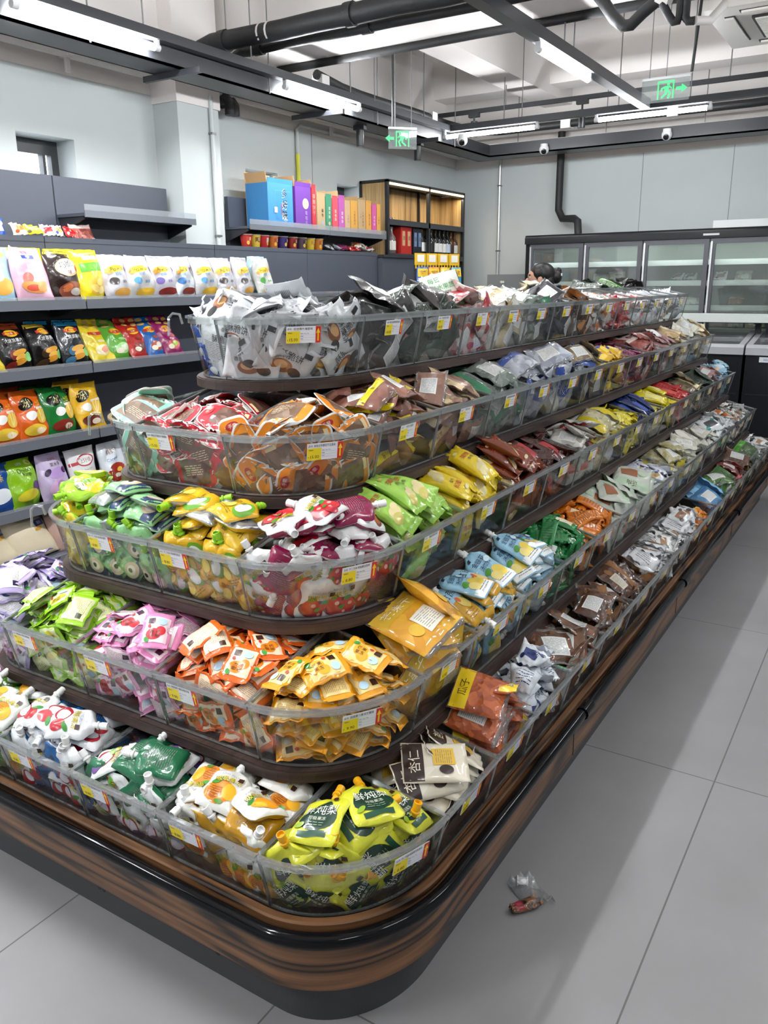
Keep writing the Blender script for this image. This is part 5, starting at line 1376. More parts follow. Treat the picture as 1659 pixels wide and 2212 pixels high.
# loose items on top of the bins
g = packet(.135, .19, .035, food_mat('#5c7a3a', '#22361c', 60), [('r', 0, .56, .94, .42, 0, '#e6efe2'), ('t', '每日', -.35, .74, .20, .03, '#3f9a45'), ('t', '脱水果蔬', 0, .46, .20, .03, '#3f9a45'), ('t', '混合蔬果脆', .1, .26, .07, .03, '#555a58'), ('e', -.4, -.4, .3, .2, .3, '#7fb548')], [('r', 0, .3, .8, .5, 0, '#e6efe2')], None, 5, flange=.9, sealm=M_film)
o = g.build('vegetable_chip_bag', smooth=True); o.matrix_world = Matrix.Translation((2.45, 1.30, 1.345)) @ Matrix.Rotation(-.80, 4, 'Z') @ Matrix.Rotation(1.35, 4, 'X') @ Matrix.Rotation(.22, 4, 'Z')
tag(o, 'large green bag of dried vegetables standing up on the top tier', 'snack bag')
g = packet(.20, .15, .07, food_mat('#3c3434', '#1a1718', 30), [], [], None, 12, flange=.86, crumple=2.6, sealm=M_film)
o = g.build('seaweed_bag', smooth=True); o.matrix_world = Matrix.Translation((2.27, 1.27, 1.36)) @ Matrix.Rotation(.3, 4, 'Z') @ Matrix.Rotation(.5, 4, 'X')
tag(o, 'crumpled dark bag lying across the top tier beside the green bag', 'snack bag')
# clear hooks hanging over the far curved rims
for k in (0, 1, 2):
    g = MB(); x, y, z = TX[k]+.05, 2*YC-TY[k]-.045, TZ[k]
    if k == 0: x, y = TX[0]+.075, 2*YC-TY[0]-.03
    g.tube([(x+.012, y-.012, z-.02), (x+.008, y-.008, z+.004), (x-.004, y+.004, z+.007), (x-.012, y+.012, z-.004), (x-.014, y+.014, z-.05)], 0.0035, M_rim, 8)
    tag(smooth_angle(g.build('label_hook')), 'clear plastic hook hanging over the far curved rim, %s' % TN[k], 'hook')
# ================================================================== grey wall shelving
M_slate = mat('shelf_slate', s2l('#4b4f59'), 0.42, var=0.02); M_slated = mat('shelf_slate_dark', s2l('#2b2d33'), 0.5)
M_lip = mat('shelf_lip', s2l('#757981'), 0.3, 0.25); M_clearlip = clear_mat('clear_lip', (0.9, 0.93, 0.97), .15, .05, haze=.2, facing=.6)
YF, YP, YU = 3.45, 3.72, 3.91
SHZ = [1.342, 1.030, 0.700, 0.382]
mods = [(1.30, 2.75), (2.75, 3.965), (3.965, 4.91), (4.91, 5.85)]
mdesc = ['grey shelf unit nearest the camera by the first window', 'grey shelf unit with the single empty upper shelf', 'grey shelf unit under the blue carton', 'grey shelf unit beside the wooden wine cabinet']
for i, (a, b) in enumerate(mods):
    t = thing('shelf_unit', mdesc[i], 'shelving', ((a+b)/2, 3.7, 0), 0, 'grey wall shelf units')
    def prt(g, name, par=None):
        cx_ = (a+b)/2
        g.v = [(x-cx_, y-3.7, z) for x, y, z in g.v]
        o = g.build(name); o.parent = par or t; return o
    g = MB(); g.box(a+.002, b-.002, YP, YP+.02, 0.12, 1.645, M_slate)
    for x in np.arange(a+.02, b, .05):
        pass
    prt(g, 'back_panel')
    g = MB(); g.box(a+.002, b-.002, YP-.002, YU, 1.62, 1.645, M_slate); prt(g, 'top_deck')
    g = MB(); g.box(a+.002, b-.002, YF-.03, YP, 0.0, 0.10, M_slated); g.box(a+.002, b-.002, YF-.06, YP, .10, .118, M_slate); g.box(a+.002, b-.002, YF-.068, YF-.06, .085, .13, M_lip); prt(g, 'plinth')
    for z in SHZ:
        g = MB(); g.box(a+.004, b-.004, YF+.006, YP, z-.035, z-.016, M_slate); sh = prt(g, 'shelf')
        g = MB(); g.box(a+.004, b-.004, YF, YF+.006, z-.045, z, M_lip); g.box(a+.004, b-.004, YF+.001, YF+.003, z, z+.014, M_clearlip)
        cx_ = (a+b)/2; g.v = [(x-cx_, y-3.7, z2) for x, y, z2 in g.v]; o = g.build('price_rail'); o.parent = sh
        for x in (a+.01, b-.01):
            g = MB(); T = Matrix(((0, 0, 1, x-.004), (1, 0, 0, 0), (0, 1, 0, 0), (0, 0, 0, 1)))
            g.prism([(YP, z-.09), (YP, z-.035), (YF+.03, z-.035), (YF+.03, z-.045)], 0, .008, M_slated, T); prt(g, 'bracket')
uppers = [(1.30, 2.98, 0), (2.985, 3.785, 1), (4.32, 5.15, 2), (5.155, 5.95, 3)]
for a, b, i in uppers:
    t = thing('upper_shelf_unit', ['bare upper grey panel under the first window', 'upper grey panel with an empty shelf beside the pillar', 'upper grey panel behind the blue carton', 'upper grey panel behind the tan cartons'][i], 'shelving', ((a+b)/2, YU, 0), 0, 'upper grey wall panels')
    cx_ = (a+b)/2
    def prt2(g, name):
        g.v = [(x-cx_, y-YU, z) for x, y, z in g.v]; o = g.build(name); o.parent = t; return o
    g = MB(); g.box(a, b-.004, YU, YU+.03, 1.645, 1.965, M_slate); g.box(a, b-.004, YU-.001, YU, 1.645, 1.80, M_slate); prt2(g, 'back_panel')
    if i:
        a2, b2 = (a, b) if i == 1 else ((4.27, 5.15) if i == 2 else (5.155, 5.93))
        z = 1.785
        g = MB(); g.box(a2, b2, 3.69, YU, z-.03, z-.014, M_slate); prt2(g, 'shelf')
        g = MB(); g.box(a2, b2, 3.683, 3.69, z-.036, z-.002, M_lip); g.box(a2, b2, 3.684, 3.686, z-.002, z+.028, M_clearlip); prt2(g, 'price_rail')
        for x in (a2+.01, b2-.02):
            g = MB(); T = Matrix(((0, 0, 1, x), (1, 0, 0, 0), (0, 1, 0, 0), (0, 0, 0, 1)))
            g.prism([(YU, z-.11), (YU, z-.03), (3.71, z-.03), (3.71, z-.042)], 0, .01, M_slated, T); prt2(g, 'bracket')

# ------------------------------------------------------------------ crisp bags on the shelves
def chips(name, w_, h_, t_, base, front, seed, sealc=None):
    g = packet(w_, h_, t_, base, front, [], None, seed, nx=14, ny=18, flange=.92, crumple=1.7, wf=lambda v: 1-.05*v*v-.03*math.sin(3*v+seed))
    return g.mesh(name, True)
BAGM = {}
def bag(kind, x, y, z, label, group, h_=.245, lean=.24, yaw=0, row=None):
    if kind not in BAGM:
        w_, hh, c, fr = CH[kind]
        BAGM[kind] = (chips('crisp_bag', w_, hh, .078, pmat(c) if c[0] == '#' else food_mat(*c.split('|')), fr, len(BAGM)*7+3), hh)
    me, hh = BAGM[kind]
    o = bpy.data.objects.new('crisp_bag', me); COL.objects.link(o)
    R = Matrix.Rotation(yaw, 4, 'Z') @ Matrix.Rotation(PI/2-lean, 4, 'X')
    # base of the bag rests on the shelf
    o.matrix_world = Matrix.Translation((x, y, z+hh/2*math.cos(lean)+.004)) @ R
    tag(o, label, 'crisp bag', group); return o
def powl(acc, low):
    return [('e', -.2, .33, .66, .15, .1, '#f0c62c'), ('t', "Powl's", -.15, .33, .19, .12, '#2a2118'), ('t', '妙好', -.1, .10, .16, .08, '#4c8fc4'), ('r', .75, .35, .12, .10, .1, '#7a2a6a'), ('e', -.45, -.2, .3, .16, 0, acc), ('t', '脆薯', .25, -.22, .13, .1, acc), ('e', .1, -.68, .7, .18, .05, low), ('e', -.7, .2, .2, .1, 0, '#f3a64a')]
def wave(band, low):
    return [('r', 0, .88, .98, .10, 0, band), ('e', .05, .58, .46, .16, 0, '#f2b92a'), ('r', .05, .57, .56, .07, .05, '#c0392b'), ('t', '乐薯', .05, .57, .09, .05, '#f4ead0'), ('t', '大波浪薯片', 0, .26, .17, .05, '#f2f2f0'), ('e', -.25, -.35, .32, .2, .6, low), ('e', .15, -.25, .5, .12, .2, '#e7a83e'), ('e', .25, -.45, .45, .12, .2, '#f0b853'), ('e', .15, -.62, .45, .12, .2, '#d9922c'), ('e', .7, -.45, .2, .2, 0, '#7fc06a'), ('e', -.5, -.75, .4, .14, .2, low)]
def lays(low, art):
    return [('e', .05, .42, .52, .19, 0, '#f2b92a'), ('r', .05, .41, .64, .08, .05, '#c0392b'), ('t', '乐薯', .05, .41, .11, .05, '#f4ead0'), ('e', 0, -.45, .6, .25, .1, low), ('e', .2, -.42, .3, .14, .3, art), ('e', -.3, -.55, .3, .12, 0, '#efe6cc'), ('e', .2, .0, .3, .08, 0, low), ('e', .55, .78, .3, .1, .2, '#caa25a'), ('e', -.3, .8, .3, .1, .1, '#caa25a')]
def yatu(lowc):
    return [('e', -.3, .45, .5, .24, .3, '#171310'), ('t', '呀!', -.25, .46, .34, .2, '#f5e9a0'), ('t', '土豆', .5, .42, .20, .1, '#f0c43a'), ('r', .52, .22, .36, .05, .1, '#efe0d4'), ('e', -.2, -.05, .34, .18, .2, '#f1efe9'), ('e', .45, -.1, .34, .30, .1, '#efc24a'), ('r', .35, -.05, .03, .26, .2, '#fbe69a'), ('r', .5, -.08, .03, .28, -.1, '#fbe69a'), ('r', .62, -.05, .03, .24, -.3, '#fbe69a'), ('e', -.1, -.6, .7, .22, 0, lowc), ('e', .2, -.66, .3, .12, 0, '#e8d7bd')]
CH = {
 'sky': (.20, .25, '#a9d3e6', [('e', .2, .72, .4, .12, 0, '#f1cf72'), ('t', '鲜虾片', .1, .3, .16, .1, '#f4f7f8'), ('e', .1, -.45, .6, .3, .2, '#f0b24e'), ('e', -.3, -.1, .5, .2, 0, '#e4f2f6')]),
 'shrimp': (.205, .255, '#eab8cc', [('t', '妙亲', -.05, .80, .16, .05, '#c4243a'), ('r', .02, .62, .40, .065, .05, '#2f4a9a'), ('t', 'Minqin', .02, .62, .08, .05, '#f4f4f6'), ('t', '鲜虾片', .2, .28, .19, .08, '#f7eef2'), ('e', -.3, -.15, .34, .2, .5, '#e2685a'), ('e', -.05, -.48, .72, .2, -.15, '#f0a45a'), ('e', -.1, -.5, .4, .12, 0, '#e8604a'), ('e', .4, -.45, .3, .18, .4, '#f3b877')]),
 'qiao': (.19, .245, '#2b1c18', [('r', 0, .93, .98, .06, 0, '#e6d42a'), ('e', .05, .30, .74, .36, .1, '#e2b994'), ('e', .05, .32, .66, .30, .1, '#f3ece4'), ('t', '巧脆', -.02, .42, .26, .15, '#16110f'), ('t', '味', .1, .10, .18, .1, '#8c1c22'), ('e', .62, .28, .14, .14, 0, '#a8202a'), ('e', .1, -.58, .78, .32, .1, '#8a4a36'), ('e', -.2, -.5, .3, .14, .3, '#d87a4c'), ('e', .3, -.65, .36, .14, 0, '#c7c0ba')]),
 'yellow': (.19, .255, '#efd81c', [('r', .05, .70, .52, .14, .05, '#f3ead8'), ('t', 'C C', .05, .70, .14, .05, '#c23a2c'), ('r', .0, .28, .72, .17, .08, '#5fae2c'), ('t', '蜀薯', .0, .28, .2, .08, '#8fd04a'), ('e', .15, -.45, .7, .34, .1, '#e8b93c'), ('e', .3, -.3, .3, .14, .4, '#f4d67a'), ('e', -.1, -.55, .3, .14, -.3, '#f4d67a'), ('e', .4, -.6, .3, .14, .2, '#f8e08c')]),
 'powl1': (.188, .235, '#c6c4ca', powl('#3a3432', '#d9a24a')), 'powl2': (.188, .235, '#c8c6c4', powl('#4c8fc4', '#e6b83c')), 'powl3': (.188, .235, '#c4c1c8', powl('#6b5aa0', '#8a2f28')), 'powl4': (.188, .235, '#c0c6cc', powl('#3d74b0', '#7a2a1c')), 'powl5': (.188, .24, '#c6c6c0', powl('#57a84a', '#e2c45a')),
 'wave_red': (.165, .225, '#151213', wave('#b5502a', '#7a2418')), 'wave_gold': (.165, .225, '#151213', wave('#d9b53a', '#3f2a14')), 'wave_blue': (.165, .225, '#12171c', wave('#1d6f96', '#3a6a8a')),
 'l_yellow': (.16, .225, '#e3cb2c', lays('#efe2a4', '#e79a7a')), 'l_green': (.16, .225, '#5fa83a', lays('#a4d98a', '#dff0cf')), 'l_red': (.16, .225, '#b5281f', lays('#8a2a1c', '#6a3a28')), 'l_blue': (.16, .225, '#1d62b0', lays('#a8482f', '#d9d2c6')), 'l_plum': (.16, .225, '#8d1c5c', lays('#c94a5a', '#a8c84a')),
 'ya_orange': (.185, .245, '#e0641a', yatu('#efc83e')), 'ya_green': (.185, .245, '#1f7a34', yatu('#8a2a1c')), 'ya_yellow': (.185, .245, '#e6b520', yatu('#6a2a1e')),
 'navy': (.18, .235, '#1c4a94', [('e', 0, -.3, .7, .3, .1, '#e8ecf2'), ('t', '虾条', 0, .4, .3, .1, '#f2d23a')]),
 'onion': (.185, .24, '#8fc41f', [('t', '上好佳', -.1, .80, .10, .0, '#eef4d8'), ('t', 'Onion', -.02, .52, .20, .02, '#20301a'), ('t', 'Rings', .1, .32, .20, .02, '#20301a'), ('e', .5, -.2, .34, .2, 0, '#5b2a6e'), ('e', -.1, -.5, .7, .22, .1, '#e0d42c'), ('t', '洋葱圈', -.1, -.78, .14, 0, '#5c7a2a'), ('e', .5, .8, .22, .12, 0, '#dbe07a'), ('e', .52, .8, .1, .06, 0, '#8fc41f')]),
 'plum': (.18, .24, '#c9b8da', [('t', '上好佳', .0, .74, .12, 0, '#a3342a'), ('t', '栗米条', .1, .50, .17, .03, '#4a3414'), ('e', .15, .12, .6, .22, .1, '#c3a0dc'), ('e', -.5, .2, .26, .12, .6, '#3a2248'), ('e', .6, .2, .2, .14, 0, '#4a2a5c'), ('e', .0, -.5, .66, .34, .1, '#dcb4d8'), ('e', .2, -.4, .3, .2, .3, '#b88acb')]),
 'oval': (.185, .235, '#e6e4e4', [('e', .05, .42, .62, .27, .05, '#b3202c'), ('e', .05, .42, .54, .21, .05, '#eeecea'), ('t', '上好佳', .05, .42, .20, .05, '#a03c22'), ('r', -.75, .34, .24, .07, .05, '#b3202c'), ('t', 'Prawn Crackers', .1, .02, .06, .05, '#555'+'555'), ('e', .1, -.3, .55, .24, .1, '#ecd3b4')]),
 'caramel': (.18, .235, '#dfe5ec', [('t', '鲜虾片', .0, .58, .24, .1, '#8a5a2c'), ('t', 'Caramel', -.15, .22, .13, .15, '#2a7fc0'), ('e', .05, -.42, .85, .44, 0, '#a8321f'), ('e', .2, -.3, .2, .1, .3, '#e8b93c'), ('e', .45, -.45, .2, .1, 0, '#e8b93c'), ('e', .0, -.55, .2, .1, 0, '#f0e6d6')]),
 'plainw': (.17, .23, '#dcdcdc', [('e', .1, -.2, .6, .4, 0, '#e8c88a')]),
 'sticks': (.26, .24, '#f0e2c2|#b8894e', [('r', .45, .35, .3, .14, .1, '#2a3f7a'), ('t', '薯条', .45, .35, .14, .1, '#f0ead8'), ('e', .3, .1, .25, .08, .2, '#e0a83a')]),
 'clearred': (.22, .22, '#c9a69a|#a8786a', [('e', .2, .3, .4, .2, 0, '#a32a22'), ('r', .2, .0, .5, .1, .2, '#e8e4e0')]),
}
R1 = [('sky', 2.33, 'light blue prawn cracker bag at the picture edge, upper shelf'), ('shrimp', 2.50, 'pink prawn cracker bag beside the black bag, upper shelf'), ('qiao', 2.695, 'black bag with a cream oval beside the pink bag'), ('yellow', 2.845, 'bright yellow crisp bag with a green block'),
      ('powl1', 3.01, 'white crisp bag right beside the yellow bag'), ('powl2', 3.17, 'second white crisp bag from the yellow bag'), ('powl3', 3.33, 'third white crisp bag from the yellow bag'), ('powl4', 3.48, 'fourth white crisp bag from the yellow bag, blue lettered'),
      ('powl2', 3.66, 'fifth white crisp bag from the yellow bag'), ('powl1', 3.83, 'sixth white crisp bag from the yellow bag'), ('powl1', 4.0, 'seventh white crisp bag from the yellow bag'), ('powl5', 4.19, 'white crisp bag with green print at the end of the row')]
rr = random.Random(3)
for i, (k, x, lab) in enumerate(R1):
    bag(k, x, 3.535, SHZ[0]-.016, lab, 'crisp bags on the upper shelf', yaw=rr.uniform(-.12, .12)+.12, lean=.22)
    bag(R1[(i+1) % 12][0] if i not in (1, 2) else 'yellow', x+.08, 3.635, SHZ[0]-.016, 'bag standing behind the '+lab.replace(', upper shelf', ''), 'crisp bags behind the upper shelf row', yaw=.1, lean=.10)
R2 = [('l_yellow', 2.23, 'yellow crisp bag cut off by the picture edge, second shelf'), ('wave_red', 2.37, 'black wavy crisp bag with a red top'), ('wave_gold', 2.54, 'black wavy crisp bag with a gold top'), ('wave_blue', 2.70, 'black wavy crisp bag with a blue top'), ('l_yellow', 2.85, 'yellow crisp bag between black and green bags'), ('l_green', 2.975, 'green crisp bag between yellow and red bags'), ('l_red', 3.10, 'red crisp bag between green and blue bags'), ('l_blue', 3.215, 'blue crisp bag between red and plum bags'), ('l_plum', 3.34, 'plum purple crisp bag at the end of the row')]
for i, (k, x, lab) in enumerate(R2):
    lean = .30 if i < 4 else .55
    bag(k, x, 3.545, SHZ[1]-.016, lab, 'crisp bags on the second shelf', yaw=rr.uniform(-.08, .08)+.1, lean=lean)
    bag(k if i != 2 else 'wave_blue', x+.05, 3.645, SHZ[1]-.014, 'bag behind the '+lab, 'crisp bags behind the second shelf row', yaw=.1, lean=lean*.5)
R3 = [('ya_orange', 2.26, 'orange potato stick bag at the picture edge'), ('ya_orange', 2.415, 'orange potato stick bag next to the green one'), ('ya_green', 2.575, 'green potato stick bag between orange and yellow'), ('ya_yellow', 2.745, 'yellow potato stick bag at the end of the row')]
for i, (k, x, lab) in enumerate(R3):
    bag(k, x, 3.535, SHZ[2]-.016, lab, 'potato stick bags on the third shelf', yaw=.14+rr.uniform(-.05, .05), lean=.26)
    bag(k, x-.03, 3.64, SHZ[2]-.012, 'bag behind the '+lab, 'potato stick bags behind the third shelf row', yaw=.1, lean=.14)
R4 = [('navy', 2.19, 'dark blue snack bag at the picture edge, fourth shelf'), ('onion', 2.335, 'lime green onion ring bag'), ('plum', 2.50, 'lilac snack bag beside the onion ring bag'), ('oval', 2.685, 'white bag with a red oval'), ('caramel', 2.87, 'white and red brown caramel bag'), ('plainw', 3.02, 'plain white bag beside the caramel bag')]
for i, (k, x, lab) in enumerate(R4):
    bag(k, x, 3.535, SHZ[3]-.016, lab, 'snack bags on the fourth shelf', yaw=.14+rr.uniform(-.05, .05), lean=.22)
R5 = [('sticks', 2.12, 'clear bag of corn sticks at the picture edge, lowest shelf'), ('sticks', 2.33, 'large clear bag of cream fry sticks, lowest shelf'), ('clearred', 2.55, 'clear bag with a red oval, lowest shelf')]
for i, (k, x, lab) in enumerate(R5):
    bag(k, x, 3.53, .118, lab, 'clear bags on the lowest shelf', yaw=.15, lean=.5)
# small packets on top of the near shelf unit
DK = 1.645
for j, (k, x, lab) in enumerate([('bluepack', 2.52, 'bright blue packet on top of the near shelf unit'), ('yellowsach', 2.72, 'yellow packet lying on top of the near shelf unit'), ('orangewhite', 2.64, 'orange and white packet on top of the near shelf unit'), ('whitered', 2.80, 'white and red packet on top of the near shelf unit'), ('whiteblue', 2.86, 'white candy packet on top of the near shelf unit'), ('redsmall', 2.93, 'red packet on top of the near shelf unit'), ('pinkred', 3.0, 'reddish clear packet at the end of the row on top')]):
    me = proto(k)[0][0]; o = bpy.data.objects.new('snack_packet', me); COL.objects.link(o)
    o.matrix_world = Matrix.Translation((x, 3.755, DK+.032)) @ Matrix.Rotation(rr.uniform(-.3, .3), 4, 'Z') @ Matrix.Rotation(1.0 if j else 1.3, 4, 'X')
    tag(o, lab, 'snack packet', 'packets on top of the shelving')
# noodle cups
def cup(x, y, c, art, label):
    t = thing('noodle_cup', label, 'noodle cup', (x, y, DK), rr.uniform(-.4, .4), 'noodle cups on the deck')
    g = MB(); g.lathe([(.030, 0), (.032, .004), (.041, .078)], pmat(c, 'card'), 24, cap=False)
    def S(u, v, o=0.0012):
        a = -PI/2-.6*u; z = .041+.032*v; r_ = .032+(.041-.032)*(z/.078)+o; return Vector((r_*math.cos(a), r_*math.sin(a), z))
    for li, e in enumerate([('r', 0, .2, .85, .5, 0, art), ('e', .3, -.45, .5, .4, 0, '#e7c05a'), ('t', '面', -.3, .3, .6, 0, '#f4ead8')]):
        draw(g, e, lambda u, v, o=.0006*(li+1): S(u, v, o), .07, .07)
    smooth_angle(g.build('body', t))
    g = MB(); g.lathe([(.042, .076), (.0435, .078), (.0435, .081), (.001, .0815)], pmat('#ece4d6', 'card'), 24); smooth_angle(g.build('lid', t))
for x, c, art, lab in [(4.34, '#b8302a', '#d04a38', 'red noodle cup at the end of the row of cups'), (4.425, '#e3c63a', '#8a5a2a', 'yellow noodle cup beside the first red cup'), (4.51, '#c2262c', '#e9e2d6', 'red noodle cup with a pale print'), (4.61, '#d9762a', '#b84a1e', 'orange noodle cup beside the purple one'), (4.715, '#4a3a80', '#2c2458', 'purple noodle cup in the middle'), (4.825, '#a8322c', '#7a2018', 'dark red noodle cup beside the purple one'), (4.93, '#5c4a5a', '#3a2c30', 'brownish noodle cup beside the yellow ones'), (5.03, '#e0bd2c', '#c8962a', 'yellow noodle cup next to the last cup'), (5.13, '#d9842c', '#b85f1e', 'orange noodle cup last before the candies')]:
    cup(x, 3.785, c, art, lab)
for j in range(14):
    x = 5.25+j*.045; k = ['whiteblue', 'purplepink', 'redsmall', 'orangewhite', 'whitered'][(j//3) % 5]
    me = proto(k)[j % 3][0]; o = bpy.data.objects.new('candy_packet', me); COL.objects.link(o)
    o.matrix_world = Matrix.Translation((x, 3.765+.03*(j % 2), DK+.026+(.03 if j in (9, 11) else 0))) @ Matrix.Rotation(rr.uniform(-1, 1), 4, 'Z') @ Matrix.Rotation(rr.uniform(.2, .8), 4, 'X')
    tag(o, ['purple and white', 'purple and white', 'red', 'orange and white', 'red and white'][(j//3) % 5]+' small packet beside the noodle cups, far end of the shelf', 'snack packet', 'small packets beside the noodle cups')
# upright cartons on the upper shelf
def carton(x0, x1, c, inner, zt, label, txt, tcol, y0=3.70, y1=3.885, flap=.03, side=None):
    z0 = 1.786
    t = thing('carton', label, 'carton', ((x0+x1)/2, (y0+y1)/2, z0), 0, 'open cartons on the upper shelf')
    a, b = (x1-x0)/2-.002, (y1-y0)/2; hh = zt-z0
    m = pmat(c, 'card'); mi = pmat(inner, 'card'); th = .003
    g = MB(); g.box(-a, a, -b, -b+th, 0, hh, m); g.box(-a, a, b-th, b, 0, hh, mi); g.box(-a, -a+th, -b+th, b-th, 0, hh, pmat(side, 'card') if side else m); g.box(a-th, a, -b+th, b-th, 0, hh, m); g.box(-a+th, a-th, -b+th, b-th, 0, th, mi)
    W_ = 2*a
    for li, (s, u, v, hv, col) in enumerate(txt):
        st = '\n'.join(s) if False else s
        if s == '#e':
            draw(g, ('e', u, v, hv*1.0, hv*W_/hh, 0, col), lambda p, q, o=.0006*(li+1): Vector((p*a, -b-o, hh/2+q*hh/2)), W_, hh)
        elif s == '#r':
            draw(g, ('r', u, v, hv, hv*1.1, 0, col), lambda p, q, o=.0006*(li+1): Vector((p*a, -b-o, hh/2+q*hh/2)), W_, hh)
        else:
            for ci, ch in enumerate(s):
                put_text(g, ch, (u*a, -b-.0008-.0006*li, hh/2+(v-ci*hv*1.25)*hh/2), (1, 0, 0), (0, 0, 1), hv*hh/2, pmat(col, 'ink'))
    g.build('box_body', t)
    g = MB(); T = Matrix.Translation((0, -b+.001, hh)) @ Matrix.Rotation(.12, 4, 'X')
    g.box(-a, a, 0, th, 0, flap*.6, m, T)
    T = Matrix.Translation((0, b-th, hh)) @ Matrix.Rotation(-.1, 4, 'X'); g.box(-a, a, 0, th, 0, flap*1.5, mi, T)
    T = Matrix.Translation((-a, 0, hh)) @ Matrix.Rotation(-.15, 4, 'Y'); g.box(0, th, -b+.006, b-.006, 0, flap*1.3, mi, T)
    g.build('flap', t)
K = '#2a2420'
carton(4.475, 4.745, '#3f86c0', '#c9a272', 2.055, 'large blue open carton on the upper shelf', [('#r', .22, 0, .62, '#5a9ad0'), ('#r', .22, 0, .60, '#3f86c0'), ('多好味', .3, .55, .44, '#e9e2d2'), ('多好味', .32, .56, .40, K), ('脆脆鲨', .05, -.05, .13, '#c23a2c'), ('#r', -.42, -.25, .12, '#e8e6e0')], '', y0=3.70, y1=3.89, flap=.05)
carton(4.77, 4.95, '#6b3a96', '#c9a272', 2.055, 'purple open carton beside the blue one', [('#e', .3, .2, .4, '#d9c2a0'), ('葡萄干', .35, -.25, .2, '#b9a0d8')], '', flap=.05)
carton(4.96, 5.01, '#b8323c', '#c9a272', 2.06, 'narrow red carton beside the purple one', [('香脆饼干', 0, .6, .22, '#e8b0a0')], '', flap=.04)
carton(5.02, 5.12, '#b49a72', '#c9b28c', 2.02, 'tan carton between red and green cartons', [('蛋卷', .3, .1, .2, K), ('#e', .3, -.6, .3, '#8fa8b8')], '')
carton(5.13, 5.20, '#3f8a6a', '#c9b28c', 2.015, 'green carton between tan and coral cartons', [('蛋黄酥', .2, .3, .2, '#f0ead8'), ('#e', .1, -.6, .4, '#c9b88c')], '')
carton(5.21, 5.28, '#d9505c', '#c9b28c', 2.01, 'coral red carton beside the green one', [('蛋卷酥', .1, .2, .2, '#f4e6d8')], '')
carton(5.29, 5.365, '#b85aa8', '#d8b88a', 2.015, 'magenta carton beside the coral one', [('蛋卷酥', .2, .1, .2, '#f4e6d8')], '', flap=.04)
carton(5.37, 5.44, '#c9a880', '#b8986c', 1.99, 'first tan carton after the magenta one', [('小麻花', .2, .1, .16, '#7a4a6a')], '')
carton(5.45, 5.54, '#d9a24a', '#b8986c', 1.995, 'orange tan carton in the row of tan ones', [('小麻花糕点', .1, .4, .16, '#4a2f14')], '')
carton(5.55, 5.65, '#bfa076', '#b8986c', 2.01, 'taller tan carton in the row of tan ones', [('小麻花糕点', .3, .3, .16, '#4a2f14'), ('小食', -.4, .2, .14, '#7a5a8a')], '')
carton(5.66, 5.735, '#dda04c', '#b8986c', 2.01, 'orange carton before the pink one', [('糕点小食', .2, .2, .16, '#4a2f14')], '')
carton(5.745, 5.81, '#cf5a9a', '#b8986c', 1.99, 'pink carton near the wooden cabinet', [('蛋卷酥', .0, .2, .2, '#f6dce8')], '')
carton(5.815, 5.87, '#dba24a', '#b8986c', 1.995, 'narrow orange carton last in the row', [('小麻花', .0, .2, .16, '#4a2f14')], '')

# ================================================================== wooden wine cabinet
W_oak = wood_mat('cabinet_oak', s2l('#cfae78'), s2l('#bd9a64'), s2l('#9a784a'), 0.5, 14.0, rough=0.5, dist=1.0)
cx0, cx1, cy0, cy1 = 6.06, 7.46, 3.75, 4.02
wc = thing('wine_cabinet', 'oak wine cabinet with a black frame in the rear corner', 'cabinet', ((cx0+cx1)/2, cy0, 0))
def wp(g, name, par=None):
    g.v = [(x-(cx0+cx1)/2, y-cy0, z) for x, y, z in g.v]; o = g.build(name); o.parent = par or wc; return o
# vertical grain: swap uv by building boxes with long z (handled by box uv)
g = MB(); g.box(cx0+.004, cx0+.022, cy0+.02, cy1, 0, 2.20, W_oak); wp(g, 'side_panel')
g = MB(); g.box(cx1-.022, cx1-.004, cy0+.02, cy1, 0, 2.20, W_oak); wp(g, 'side_panel')
for a, b in ((cx0+.022, 6.76), (6.775, cx1-.022)):
    g = MB(); g.box(a, b, cy1-.02, cy1, 0, 2.20, W_oak); wp(g, 'back_panel')
for x in (cx0, 6.755, cx1-.028):
    g = MB(); g.box(x, x+.028, cy0, cy0+.028, 0, 2.22, M_blackm)
    wp(g, 'frame_post')
g = MB(); g.box(cx0, cx0+.02, cy1-.02, cy1, 0, 2.22, M_blackm); wp(g, 'frame_post')
g = MB(); g.box(cx1-.02, cx1, cy1-.03, cy1-.02, 0, 2.2, M_blackm); wp(g, 'frame_post')
g = MB(); g.box(cx0, cx1, cy0, cy1, 2.205, 2.225, M_blackm); g.box(cx0+.03, cx1-.03, cy0+.004, cy0+.03, 2.175, 2.205, M_blackm); tp = wp(g, 'top_panel')
M_strip = mat('led_strip_warm', (1, .8, .5), .4, emit=(1.0, .74, .36), estr=1.3)
g = MB(); g.box(cx0+.03, 6.75, cy0-.004, cy0+.004, 2.185, 2.203, M_strip); g.box(6.785, cx1-.03, cy0-.004, cy0+.004, 2.185, 2.203, M_strip); ls = wp(g, 'light_strip')
for x in (-.35, .35):
    L = area(wc, (x, .03, 2.17), .6, .02, 1.2); L.data.color = (1, .8, .55)
for z in (1.645, 1.915):
    g = MB(); g.box(cx0+.022, cx1-.022, cy0+.012, cy1-.02, z-.025, z, M_blackm); g.box(cx0+.028, cx1-.028, cy0, cy0+.012, z-.04, z+.004, M_tray); wp(g, 'shelf')
for x in (6.28, 6.98):
    g = MB(); g.box(x, x+.014, cy1-.045, cy1-.02, 1.915, 2.205, M_blackm); wp(g, 'frame_bar')
